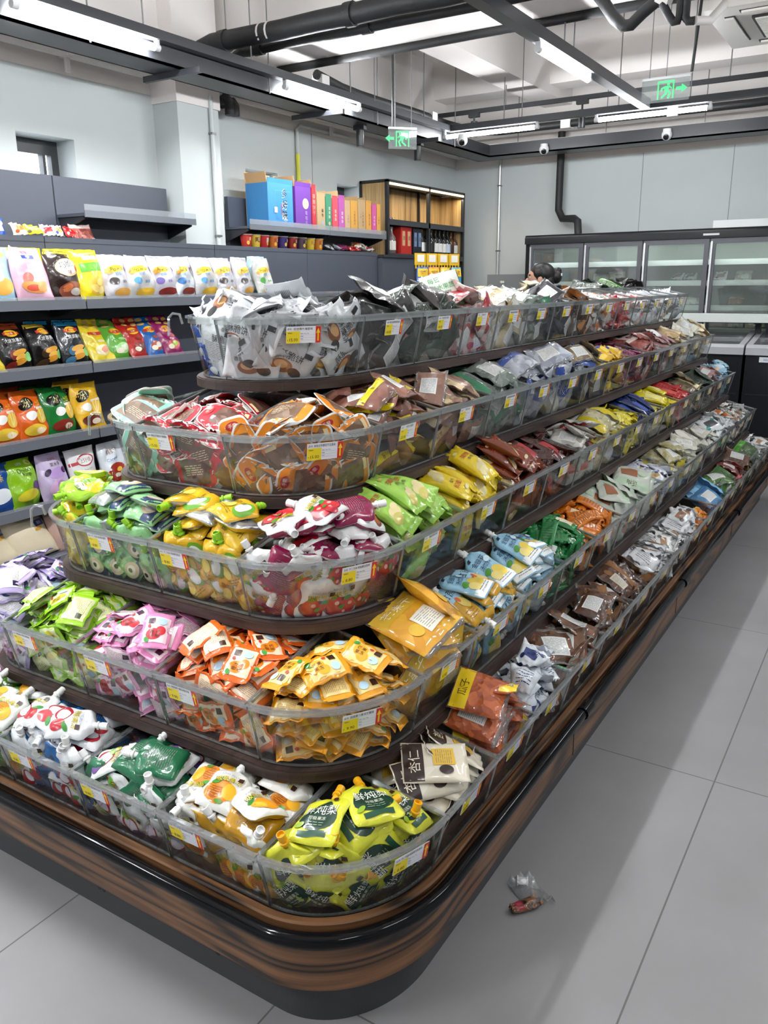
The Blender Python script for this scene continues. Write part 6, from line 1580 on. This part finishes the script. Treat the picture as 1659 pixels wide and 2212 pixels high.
# dark cabinet in front of its lower half
g = MB(); g.box(5.86, 6.78, 3.68, 3.745, 0, 1.61, M_slate); g.box(5.85, 6.79, 3.66, 3.747, 1.61, 1.63, M_slated)
o = g.build('low_cabinet'); tag(o, 'dark grey low panel cabinet in front of the wooden cabinet', 'cabinet')
# bottles and gift boxes
M_wine = mat('bottle_dark', (0.012, 0.014, 0.012), 0.08, coat=.3); M_lab = pmat('#e6e4de', 'card')
M_cglass = clear_mat('bottle_clear', (0.93, 0.95, 0.95), .10, .03, haze=.12, facing=.7)
def bottle(x, y, h_, r_, label, lab=M_lab, gm=None, amber=False):
    t = thing('wine_bottle', label, 'bottle', (x, y, 1.6455), 0, 'bottles in the wooden cabinet')
    m = gm or M_wine
    g = MB(); g.lathe([(r_*.9, 0), (r_, .006), (r_, h_*.58), (r_*.8, h_*.66), (r_*.36, h_*.76), (r_*.33, h_*.93), (r_*.38, h_*.94), (r_*.38, h_*.97)], m, 18); smooth_angle(g.build('glass_body', t))
    g = MB(); g.lathe([(r_*1.015, h_*.15), (r_*1.015, h_*.48)], lab, 18, cap=False); smooth_angle(g.build('paper_label', t))
    g = MB(); g.lathe([(r_*.40, h_*.92), (r_*.40, h_), (.001, h_)], m, 12); smooth_angle(g.build('stopper', t))
for x, gm, lab, d in [(6.10+.04, M_cglass, pmat('#d9d4cc', 'card'), 'tall clear glass bottle at the end of the lower shelf'), (6.225, M_cglass, pmat('#d9d4cc', 'card'), 'clear glass bottle beside the red gift box'), (6.735, None, M_lab, 'dark wine bottle beside the black gift boxes'), (6.83, None, M_lab, 'dark wine bottle with white label beside the post'), (6.92, None, pmat('#1c1c1c', 'card'), 'dark wine bottle without a pale label'), (7.0, None, M_lab, 'dark wine bottle, left of a white-labelled pair'), (7.075, None, M_lab, 'dark wine bottle, right of a white-labelled pair'), (7.16, None, M_lab, 'dark wine bottle with a pale blue label'), (7.235, None, pmat('#c9d4e6', 'card'), 'dark wine bottle beside the short brown bottles'), (7.31, mat('bottle_amber', (.10, .04, .012), .1), pmat('#3a2418', 'card'), 'short amber bottle near the cabinet end'), (7.385, mat('bottle_amber', (.10, .04, .012), .1), M_lab, 'last amber bottle with a white label')]:
    bottle(x, 3.82, .235 if gm is None else .22, .034 if x > 6.3 else .04, d, lab, gm)
def gift(x0, x1, h_, c, panel, label):
    t = thing('gift_box', label, 'gift box', ((x0+x1)/2, 3.83, 1.6455), 0, 'liquor gift boxes'); a = (x1-x0)/2
    g = MB(); g.box(-a, a, -.05, .05, 0, h_, pmat(c, 'card')); g.build('box_body', t)
    for s in (-.5, .5):
        g = MB(); g.box(s*a-.022, s*a+.022, -.0525, -.05, h_*.32, h_*.85, pmat(panel, 'card')); put_text(g, '酒', (s*a, -.0528, h_*.6), (1, 0, 0), (0, 0, 1), .035, pmat('#2a1a14', 'ink')); g.build('front_panel', t)
gift(6.32, 6.50, .225, '#b3221c', '#c9a074', 'red liquor gift box on the lower shelf of the wooden cabinet')
gift(6.53, 6.68, .22, '#181c28', '#6f86a8', 'black liquor gift box with blue panels')
me = proto('bluepack')[0][0]; o = bpy.data.objects.new('snack_packet', me); COL.objects.link(o); o.matrix_world = Matrix.Translation((6.16, 3.83, 1.955)) @ Matrix.Rotation(.9, 4, 'X'); tag(o, 'blue and white packet on the upper cabinet shelf', 'snack packet')
me = proto('brownbag')[0][0]; o = bpy.data.objects.new('snack_packet', me); COL.objects.link(o); o.matrix_world = Matrix.Translation((6.20, 3.86, 1.932)); tag(o, 'brown packet lying on the upper cabinet shelf', 'snack packet')

# hanging snack strip stand behind the island
M_yel = pmat('#e3b51c', 'card')
st = thing('snack_rack', 'yellow peg rack of hanging snack bags behind the island', 'display rack', (5.48, 2.95, 0), -.25)
g = MB(); g.tube([(-.2, .05, 0), (-.2, .05, 1.6)], .012, M_black, 8); g.build('post', st)
g = MB(); g.tube([(.2, .05, 0), (.2, .05, 1.6)], .012, M_black, 8); g.build('post', st)
g = MB(); g.box(-.24, .24, -.12, .12, 0, .02, M_black); g.build('base', st)
for i in range(4):
    g = MB(); x = -.18+i*.12
    g.box(x-.055, x+.055, .02, .026, 1.53, 1.61, M_yel); g.box(x-.034, x+.034, .016, .02, 1.55, 1.60, pmat('#eeeae0', 'card'))
    for j in range(4): g.box(x-.045+j*.03-.004, x-.045+j*.03+.004, .02, .024, 1.505, 1.53, M_yel)
    g.build('header_card', st)
for i, (c, tx, d) in enumerate([('#2456a8', '果芒', 'blue snack bag hanging on the yellow rack'), ('#e07a1c', '辣味', 'orange snack bag hanging on the yellow rack'), ('#d9a21c', '烧烤', 'yellow snack bag hanging on the yellow rack'), ('#3f9ac4', '海苔', 'blue and green snack bag hanging at the rack end')]):
    g = packet(.115, .20, .03, pmat(c), [('r', 0, .62, .9, .28, 0, '#e9c92a'), ('t', tx, 0, .62, .3, 0, '#b8241c'), ('e', 0, -.3, .6, .3, .1, ['#e9c23a', '#b5301c', '#8a3a1c', '#6aa83a'][i])], [], None, 40+i)
    o = g.build('snack_bag', smooth=True); o.matrix_world = Matrix.Translation((5.48, 2.95, 0)) @ Matrix.Rotation(-.25, 4, 'Z') @ Matrix.Translation((-.18+i*.12, 0.0, 1.415)) @ Matrix.Rotation(PI/2, 4, 'X'); tag(o, d, 'snack bag', 'bags on the yellow rack')

# ================================================================== upright freezer along the back wall
M_frz = mat('freezer_black', (0.008, 0.009, 0.010), 0.38, spec=.3); M_alu = mat('door_alu', (0.10, 0.10, 0.115), 0.35, 0.3); M_alub = mat('door_bright', (0.8, 0.81, 0.83), 0.22, 0.6)
M_fin = mat('freezer_inside', s2l('#8a948c'), 0.5); M_frail = mat('freezer_rail', s2l('#d6dcd8'), 0.4); M_fglass = clear_mat('freezer_glass', (0.86, 0.90, 0.88), .07, .03, haze=.10, hazecol=(.6, .64, .62), facing=.6)
FXF, FXB = 7.10, 7.76
bounds = [2.93, 2.435, 1.937, 1.415, .90, .38, -.14]
fz = thing('freezer', 'long black upright freezer with glass doors at the back wall', 'freezer', (7.1, 1.4, 0))
def fp(g, name, par=None):
    g.v = [(x-7.1, y-1.4, z) for x, y, z in g.v]; o = g.build(name); o.parent = par or fz; return o
g = MB(); yA, yB = bounds[-1]-.03, 2.97
g.box(FXF+.02, FXB, yB-.035, yB, 0, 1.79, M_frz); g.box(FXF+.02, FXB, yA, yA+.035, 0, 1.79, M_frz); g.box(FXB-.03, FXB, yA+.035, yB-.035, 0, 1.72, M_fin); g.box(FXF+.02, FXB, yA+.035, yB-.035, 1.72, 1.79, M_frz); g.box(FXF+.04, FXB-.03, yA+.035, yB-.035, 0, .32, M_frz)
fp(g, 'body')
g = MB(); T = Matrix(((0, 1, 0, 0), (0, 0, 1, 0), (1, 0, 0, 0), (0, 0, 0, 1)))
prof = [(1.725, FXF-.01), (1.725, FXF+.1), (1.80, FXF+.1), (1.80, FXF+.03)]+[(1.77+.03*math.sin(a), FXF+.02-.03*math.cos(a)) for a in np.linspace(PI/2, 0, 6)]
g.prism(prof[::-1], yA, yB, M_frz, T); smooth_angle(fp(g, 'header'), 30)
g = MB(); g.box(FXF-.014, FXF-.009, 1.35, 1.47, 1.745, 1.76, mat('badge', (.5, .5, .5), .3, .5)); fp(g, 'badge')
for i in range(len(bounds)-1):
    b1, a1 = bounds[i]-.006, bounds[i+1]+.006
    g = MB(); z0, z1 = .34, 1.722; fwd = .045
    for (u0, u1, v0, v1) in ((a1, a1+.036, z0, z1), (b1-.036, b1, z0, z1), (a1+.036, b1-.036, z0, z0+fwd), (a1+.036, b1-.036, z1-fwd*.8, z1)):
        g.box(FXF, FXF+.03, u0, u1, v0, v1, M_alu)
    d = fp(g, 'door')
    g = MB(); g.box(FXF+.012, FXF+.018, a1+.036, b1-.036, z0+fwd, z1-fwd*.8, M_fglass); fp(g, 'glass', d)
    g = MB(); g.box(FXF-.012, FXF, b1-.016, b1-.003, z0+.05, z1-.02, M_alub); fp(g, 'handle', d)
    for z in (1.555, 1.395, 1.20, 1.02, .84, .62):
        g = MB(); g.box(FXF+.10, FXB-.04, a1+.0, b1-.0, z-.018, z-.006, M_fin); g.box(FXF+.09, FXF+.10, a1, b1, z-.03, z+.012, M_frail); fp(g, 'shelf')
for i in range(6): area(fz, (.06, (bounds[i]+bounds[i+1])/2-1.4, 1.70), .02, .4, 1.6).rotation_euler = (0, -.5, 0)
rf = random.Random(8)
for zi, z in enumerate((1.395, 1.20, 1.02)):
    for i in range(5):
        y0 = bounds[i]-.08
        for j in range(3):
            k = rf.choice(['silverfood', 'cream', 'mixclear', 'whiteclear', 'tanpack', 'beige'])
            if rf.random() < .30: continue
            me = proto(k)[j % 3][0]; o = bpy.data.objects.new('frozen_packet', me); COL.objects.link(o)
            o.matrix_world = Matrix.Translation((FXF+.22+rf.uniform(-.04, .06), y0-.14*j+rf.uniform(-.02, .02), z+.045)) @ Matrix.Rotation(-PI/2+rf.uniform(-.3, .3), 4, 'Z') @ Matrix.Rotation(rf.uniform(.6, 1.1), 4, 'X')
            tag(o, 'pale frozen food packet behind the %s freezer door, %s' % (ORD[i], ['upper shelf', 'middle shelf', 'lower shelf'][zi]), 'frozen food packet', 'packets in the %s freezer door' % ORD[i])
g = MB(); g.box(7.42, 7.60, -.1, 1.47, 1.791, 1.875, mat('white_case', s2l('#e9ebec'), .4)); tag(g.build('white_box'), 'long white box lying on top of the freezer', 'box')
# panel between wine cabinet and freezer
g = MB(); g.box(7.55, 7.785, 3.06, 3.54, 0, 1.48, mat('grey_panel', s2l('#84878b'), .5)); g.box(7.545, 7.55, 3.36, 3.40, 1.40, 1.42, M_lab); tag(g.build('grey_cabinet'), 'plain grey cupboard door panel in the rear corner', 'cabinet')
g = MB(); g.box(7.60, 7.785, 2.98, 3.05, 0, 1.62, mat('brown_steel', s2l('#5c4a44'), .25, .6)); tag(g.build('steel_panel'), 'brownish reflective panel beside the freezer', 'panel')

# ================================================================== chest freezers in front
M_cf = mat('chest_black', (0.014, 0.015, 0.018), 0.3); M_cft = mat('chest_rim', s2l('#a9abb0'), 0.35); M_cfg = clear_mat('chest_glass', (.75, .78, .78), .15, .03, haze=.12, facing=.7)
def chest(y0, y1, label, sticker):
    x0, x1 = 6.45, 7.02
    t = thing('chest_freezer', label, 'chest freezer', (x0, (y0+y1)/2, 0), 0, 'chest freezers in front of the glass doors'); ym = (y0+y1)/2
    def cp(g, name): g.v = [(x-x0, y-ym, z) for x, y, z in g.v]; return g.build(name, t)
    g = MB(); g.box(x0+.02, x1, y0+.008, y1-.008, .05, .90, M_cf); g.box(x0+.017, x0+.02, y0+.03, y1-.03, .60, .604, M_tray); cp(g, 'body')
    T = Matrix(((1, 0, 0, 0), (0, 0, 1, 0), (0, 1, 0, 0), (0, 0, 0, 1)))
    g = MB(); pf = [(x0, .885), (x0+.005, .935), (x0+.03, .955), (x0+.05, .957), (x0+.05, .93), (x0+.06, .885)]
    g.prism(pf, y0+.004, y1-.004, M_cft, T)
    for (a, b) in ((y0+.004, y0+.045), (y1-.045, y1-.004)):
        g.prism([(x0+.05, .90), (x0+.05, .957), (x1-.1, 1.02), (x1, 1.03), (x1, .90)], a, b, M_cft, T)
    cp(g, 'rim')
    g = MB(); g.add([(x0+.05, y0+.045, .955), (x0+.05, y1-.045, .955), (x1-.1, y1-.045, 1.018), (x1-.1, y0+.045, 1.018)], [(0, 3, 2, 1)], M_cfg); g.box(x0+.28, x0+.29, y0+.045, y1-.045, .978, .99, M_cft); cp(g, 'glass_lid')
    if sticker:
        g = MB(); g.box(x0+.014, x0+.02, y1-.22, y1-.10, .835, .872, pmat('#e6eaf0', 'card')); put_text(g, 'Hitach', (x0+.0135, y1-.16, .853), (0, -1, 0), (0, 0, 1), .016, pmat('#2a4a8a', 'ink'))
        g.box(x0+.014, x0+.02, y1-.42, y1-.235, .835, .872, pmat('#8a90a0', 'card')); put_text(g, '品质冷柜', (x0+.0135, y1-.33, .853), (0, -1, 0), (0, 0, 1), .018, pmat('#1a2440', 'ink')); cp(g, 'badge')
chest(.985, 2.0, 'black chest freezer with grey rim just beyond the island end', False)
chest(-.05, .98, 'black chest freezer with a white badge at the picture edge', True)
sh = thing('overhead_shelf', 'white topped shelf on black posts above the chest freezers', 'shelf', (6.9, .9, 0))
g = MB(); g.box(-.18, .12, -1.0, 1.15, 1.13, 1.155, M_frail); g.box(-.185, -.18, -1.0, 1.15, 1.10, 1.155, M_frail); g.build('shelf_board', sh)
g = MB(); g.box(-.17, -.15, -1.0, 1.15, 1.095, 1.128, M_black); g.build('front_beam', sh)
for y in (-.92, .07, 1.10):
    g = MB(); g.box(-.02, .02, y-.02, y+.02, .93, 1.13, M_black); g.box(-.17, .02, y-.012, y+.012, 1.09, 1.128, M_black); g.build('post', sh)

# ================================================================== shopper behind the island
pp = Vector((6.3, 2.50, 0)); face = Vector((-.533, .846, 0))   # looks towards the left shelving
psn = Matrix.Translation(pp) @ Matrix(((face.y, face.x, 0, 0), (-face.x, face.y, 0, 0), (0, 0, 1, 0), (0, 0, 0, 1)))   # local +y is ahead
M_skin = mat('skin', (0.55, 0.30, 0.20), 0.5); M_hair = mat('hair_black', (0.008, 0.007, 0.007), 0.4, bump=.5, bscale=120); M_shirt = mat('shirt_dark', (0.03, 0.03, 0.045), 0.8); M_trou = mat('trousers_dark', (0.02, 0.02, 0.025), 0.8); M_shoe = mat('shoe', (0.03, 0.03, 0.03), 0.5)
def skin(name, verts, edges, radii, m, parent=None, sub=2):
    me = bpy.data.meshes.new(name); me.from_pydata(verts, edges, []); me.materials.append(m)
    o = bpy.data.objects.new(name, me); COL.objects.link(o)
    md = o.modifiers.new('Skin', 'SKIN'); md.use_smooth_shade = True
    sv = me.skin_vertices[0].data if me.skin_vertices else None
    if sv is None:
        me.update(); 
        b2 = bmesh.new(); b2.from_mesh(me); ly = b2.verts.layers.skin.verify(); b2.to_mesh(me); b2.free(); sv = me.skin_vertices[0].data
    for i, r_ in enumerate(radii):
        sv[i].radius = r_ if isinstance(r_, tuple) else (r_, r_)
    sv[0].use_root = True
    s = o.modifiers.new('Sub', 'SUBSURF'); s.levels = sub; s.render_levels = sub
    if parent: o.parent = parent
    return o
V = [(0, 0, .86), (0, .0, 1.02), (0, -.01, 1.18), (0, -.005, 1.275), (0, .012, 1.335), (0, .03, 1.40), (0, .022, 1.455), (0, .01, 1.49)]
Rr = [(.125, .10), (.105, .085), (.125, .09), (.06, .055), (.046, .048), (.062, .074), (.070, .088), (.048, .06)]
E_ = [(i, i+1) for i in range(7)]
for s in (-1, 1):
    b0 = len(V); V += [(s*.15, -.01, 1.22), (s*.185, .0, .97), (s*.19, .09, .76), (s*.188, .115, .70), (s*.186, .13, .655)]; Rr += [.05, .038, .029, (.024, .034), (.015, .030)]
    E_ += [(2, b0), (b0, b0+1), (b0+1, b0+2), (b0+2, b0+3), (b0+3, b0+4)]
    h0 = b0+3
    for q, (dx, dz, L) in enumerate(((-.024, 0, .055), (-.008, 0, .064), (.008, 0, .060), (.022, 0, .048))):
        c0 = len(V); V += [(s*.186+dx*.4, .135+dx, .625), (s*.186+dx*.2, .135+dx+.012, .625-L)]; Rr += [.009, .0075]; E_ += [(b0+4, c0), (c0, c0+1)]
    c0 = len(V); V += [(s*.165, .15, .675), (s*.16, .165, .64)]; Rr += [.010, .0085]; E_ += [(h0, c0), (c0, c0+1)]
    l0 = len(V); V += [(s*.085, 0, .80), (s*.09, .012, .46), (s*.09, -.01, .09), (s*.095, .03, .035), (s*.10, .13, .028)]; Rr += [.085, .058, .038, (.036, .03), (.03, .02)]
    E_ += [(0, l0), (l0, l0+1), (l0+1, l0+2), (l0+2, l0+3), (l0+3, l0+4)]
prs = skin('person', V, E_, Rr, M_skin); prs.matrix_world = psn
tag(prs, 'person with dark hair in a clipped bun behind the far end of the island', 'person')
# face
g = MB()
def blob(c, r_, m, n=10):
    vs = []; fs = []
    for i in range(n+1):
        a = -PI/2+PI*i/n
        for k in range(2*n): b_ = PI*k/n; vs.append((c[0]+r_[0]*math.cos(a)*math.cos(b_), c[1]+r_[1]*math.cos(a)*math.sin(b_), c[2]+r_[2]*math.sin(a)))
    for i in range(n):
        for k in range(2*n): fs.append((i*2*n+k, i*2*n+(k+1) % (2*n), (i+1)*2*n+(k+1) % (2*n), (i+1)*2*n+k))
    g.add(vs, fs, m)
blob((0, .098, 1.415), (.012, .018, .020), M_skin); g.build('nose', prs, smooth=True)
g = MB(); blob((0, .088, 1.375), (.022, .010, .006), mat('lips', (.4, .15, .13), .4)); g.build('mouth', prs, smooth=True)
for s in (-1, 1):
    g = MB(); blob((s*.072, .012, 1.42), (.010, .020, .032), M_skin); g.build('ear', prs, smooth=True); g = MB(); blob((s*.028, .086, 1.442), (.011, .008, .006), mat('eye_white', (.7, .7, .7), .3)); blob((s*.028, .093, 1.442), (.005, .004, .005), M_hair); blob((s*.028, .088, 1.46), (.017, .008, .004), M_hair); g.build('eye', prs, smooth=True)
g = MB(); blob((0, -.018, 1.465), (.083, .098, .088), M_hair, 14); blob((0, -.06, 1.415), (.072, .055, .065), M_hair); blob((0, -.125, 1.445), (.05, .045, .055), M_hair); blob((.01, -.14, 1.475), (.03, .03, .04), M_hair)
for s in (-1, 1): blob((s*.062, .02, 1.475), (.022, .045, .045), M_hair)
g.build('hair', prs, smooth=True)
g = MB(); g.box(-.035, .035, -.165, -.155, 1.45, 1.47, mat('hair_clip', (.75, .75, .72), .2)); g.build('hair_clip', prs)
sk = skin('shirt', [V[0], V[1], V[2], (0, -.004, 1.25)]+[(-.15, -.01, 1.22), (-.178, .0, 1.03), (.15, -.01, 1.22), (.178, .0, 1.03)], [(0, 1), (1, 2), (2, 3), (2, 4), (4, 5), (2, 6), (6, 7)], [(.138, .112), (.122, .10), (.14, .105), (.075, .07), .062, .056, .062, .056], M_shirt, prs)
tr_ = skin('trousers', [(0, 0, .86)]+[p for s in (-1, 1) for p in ((s*.085, 0, .80), (s*.09, .012, .46), (s*.09, -.008, .12))], [(0, 1), (1, 2), (2, 3), (0, 4), (4, 5), (5, 6)], [(.132, .108), .096, .072, .058, .096, .072, .058], M_trou, prs)

# ================================================================== litter on the aisle floor
lt = thing('litter_wrapper', 'torn clear wrapper with a dark red scrap on the aisle floor', 'litter', (1.53, .575, 0))
g = packet(.07, .10, .012, M_film, [], [], None, 3, crumple=3.0); o = g.build('clear_film', lt, smooth=True); o.location = (.03, .005, .012); o.rotation_euler = (0, 0, -.6)
g = packet(.045, .075, .014, food_mat('#8a5a2a', '#3a1c14', 60), [('r', 0, .5, .9, .3, 0, '#8a1f2c')], [], None, 9, crumple=3.0, wf=lambda v: .5+.5*(1-v)/2); o = g.build('red_scrap', lt, smooth=True); o.location = (-.02, .0, .012); o.rotation_euler = (0, 0, 1.0)
g = packet(.026, .026, .003, pmat('#eeeeee', 'card'), [], [], None, 4, crumple=2.0); o = g.build('white_scrap', lt, smooth=True); o.location = (.045, .033, .018); o.rotation_euler = (0, 0, .4)
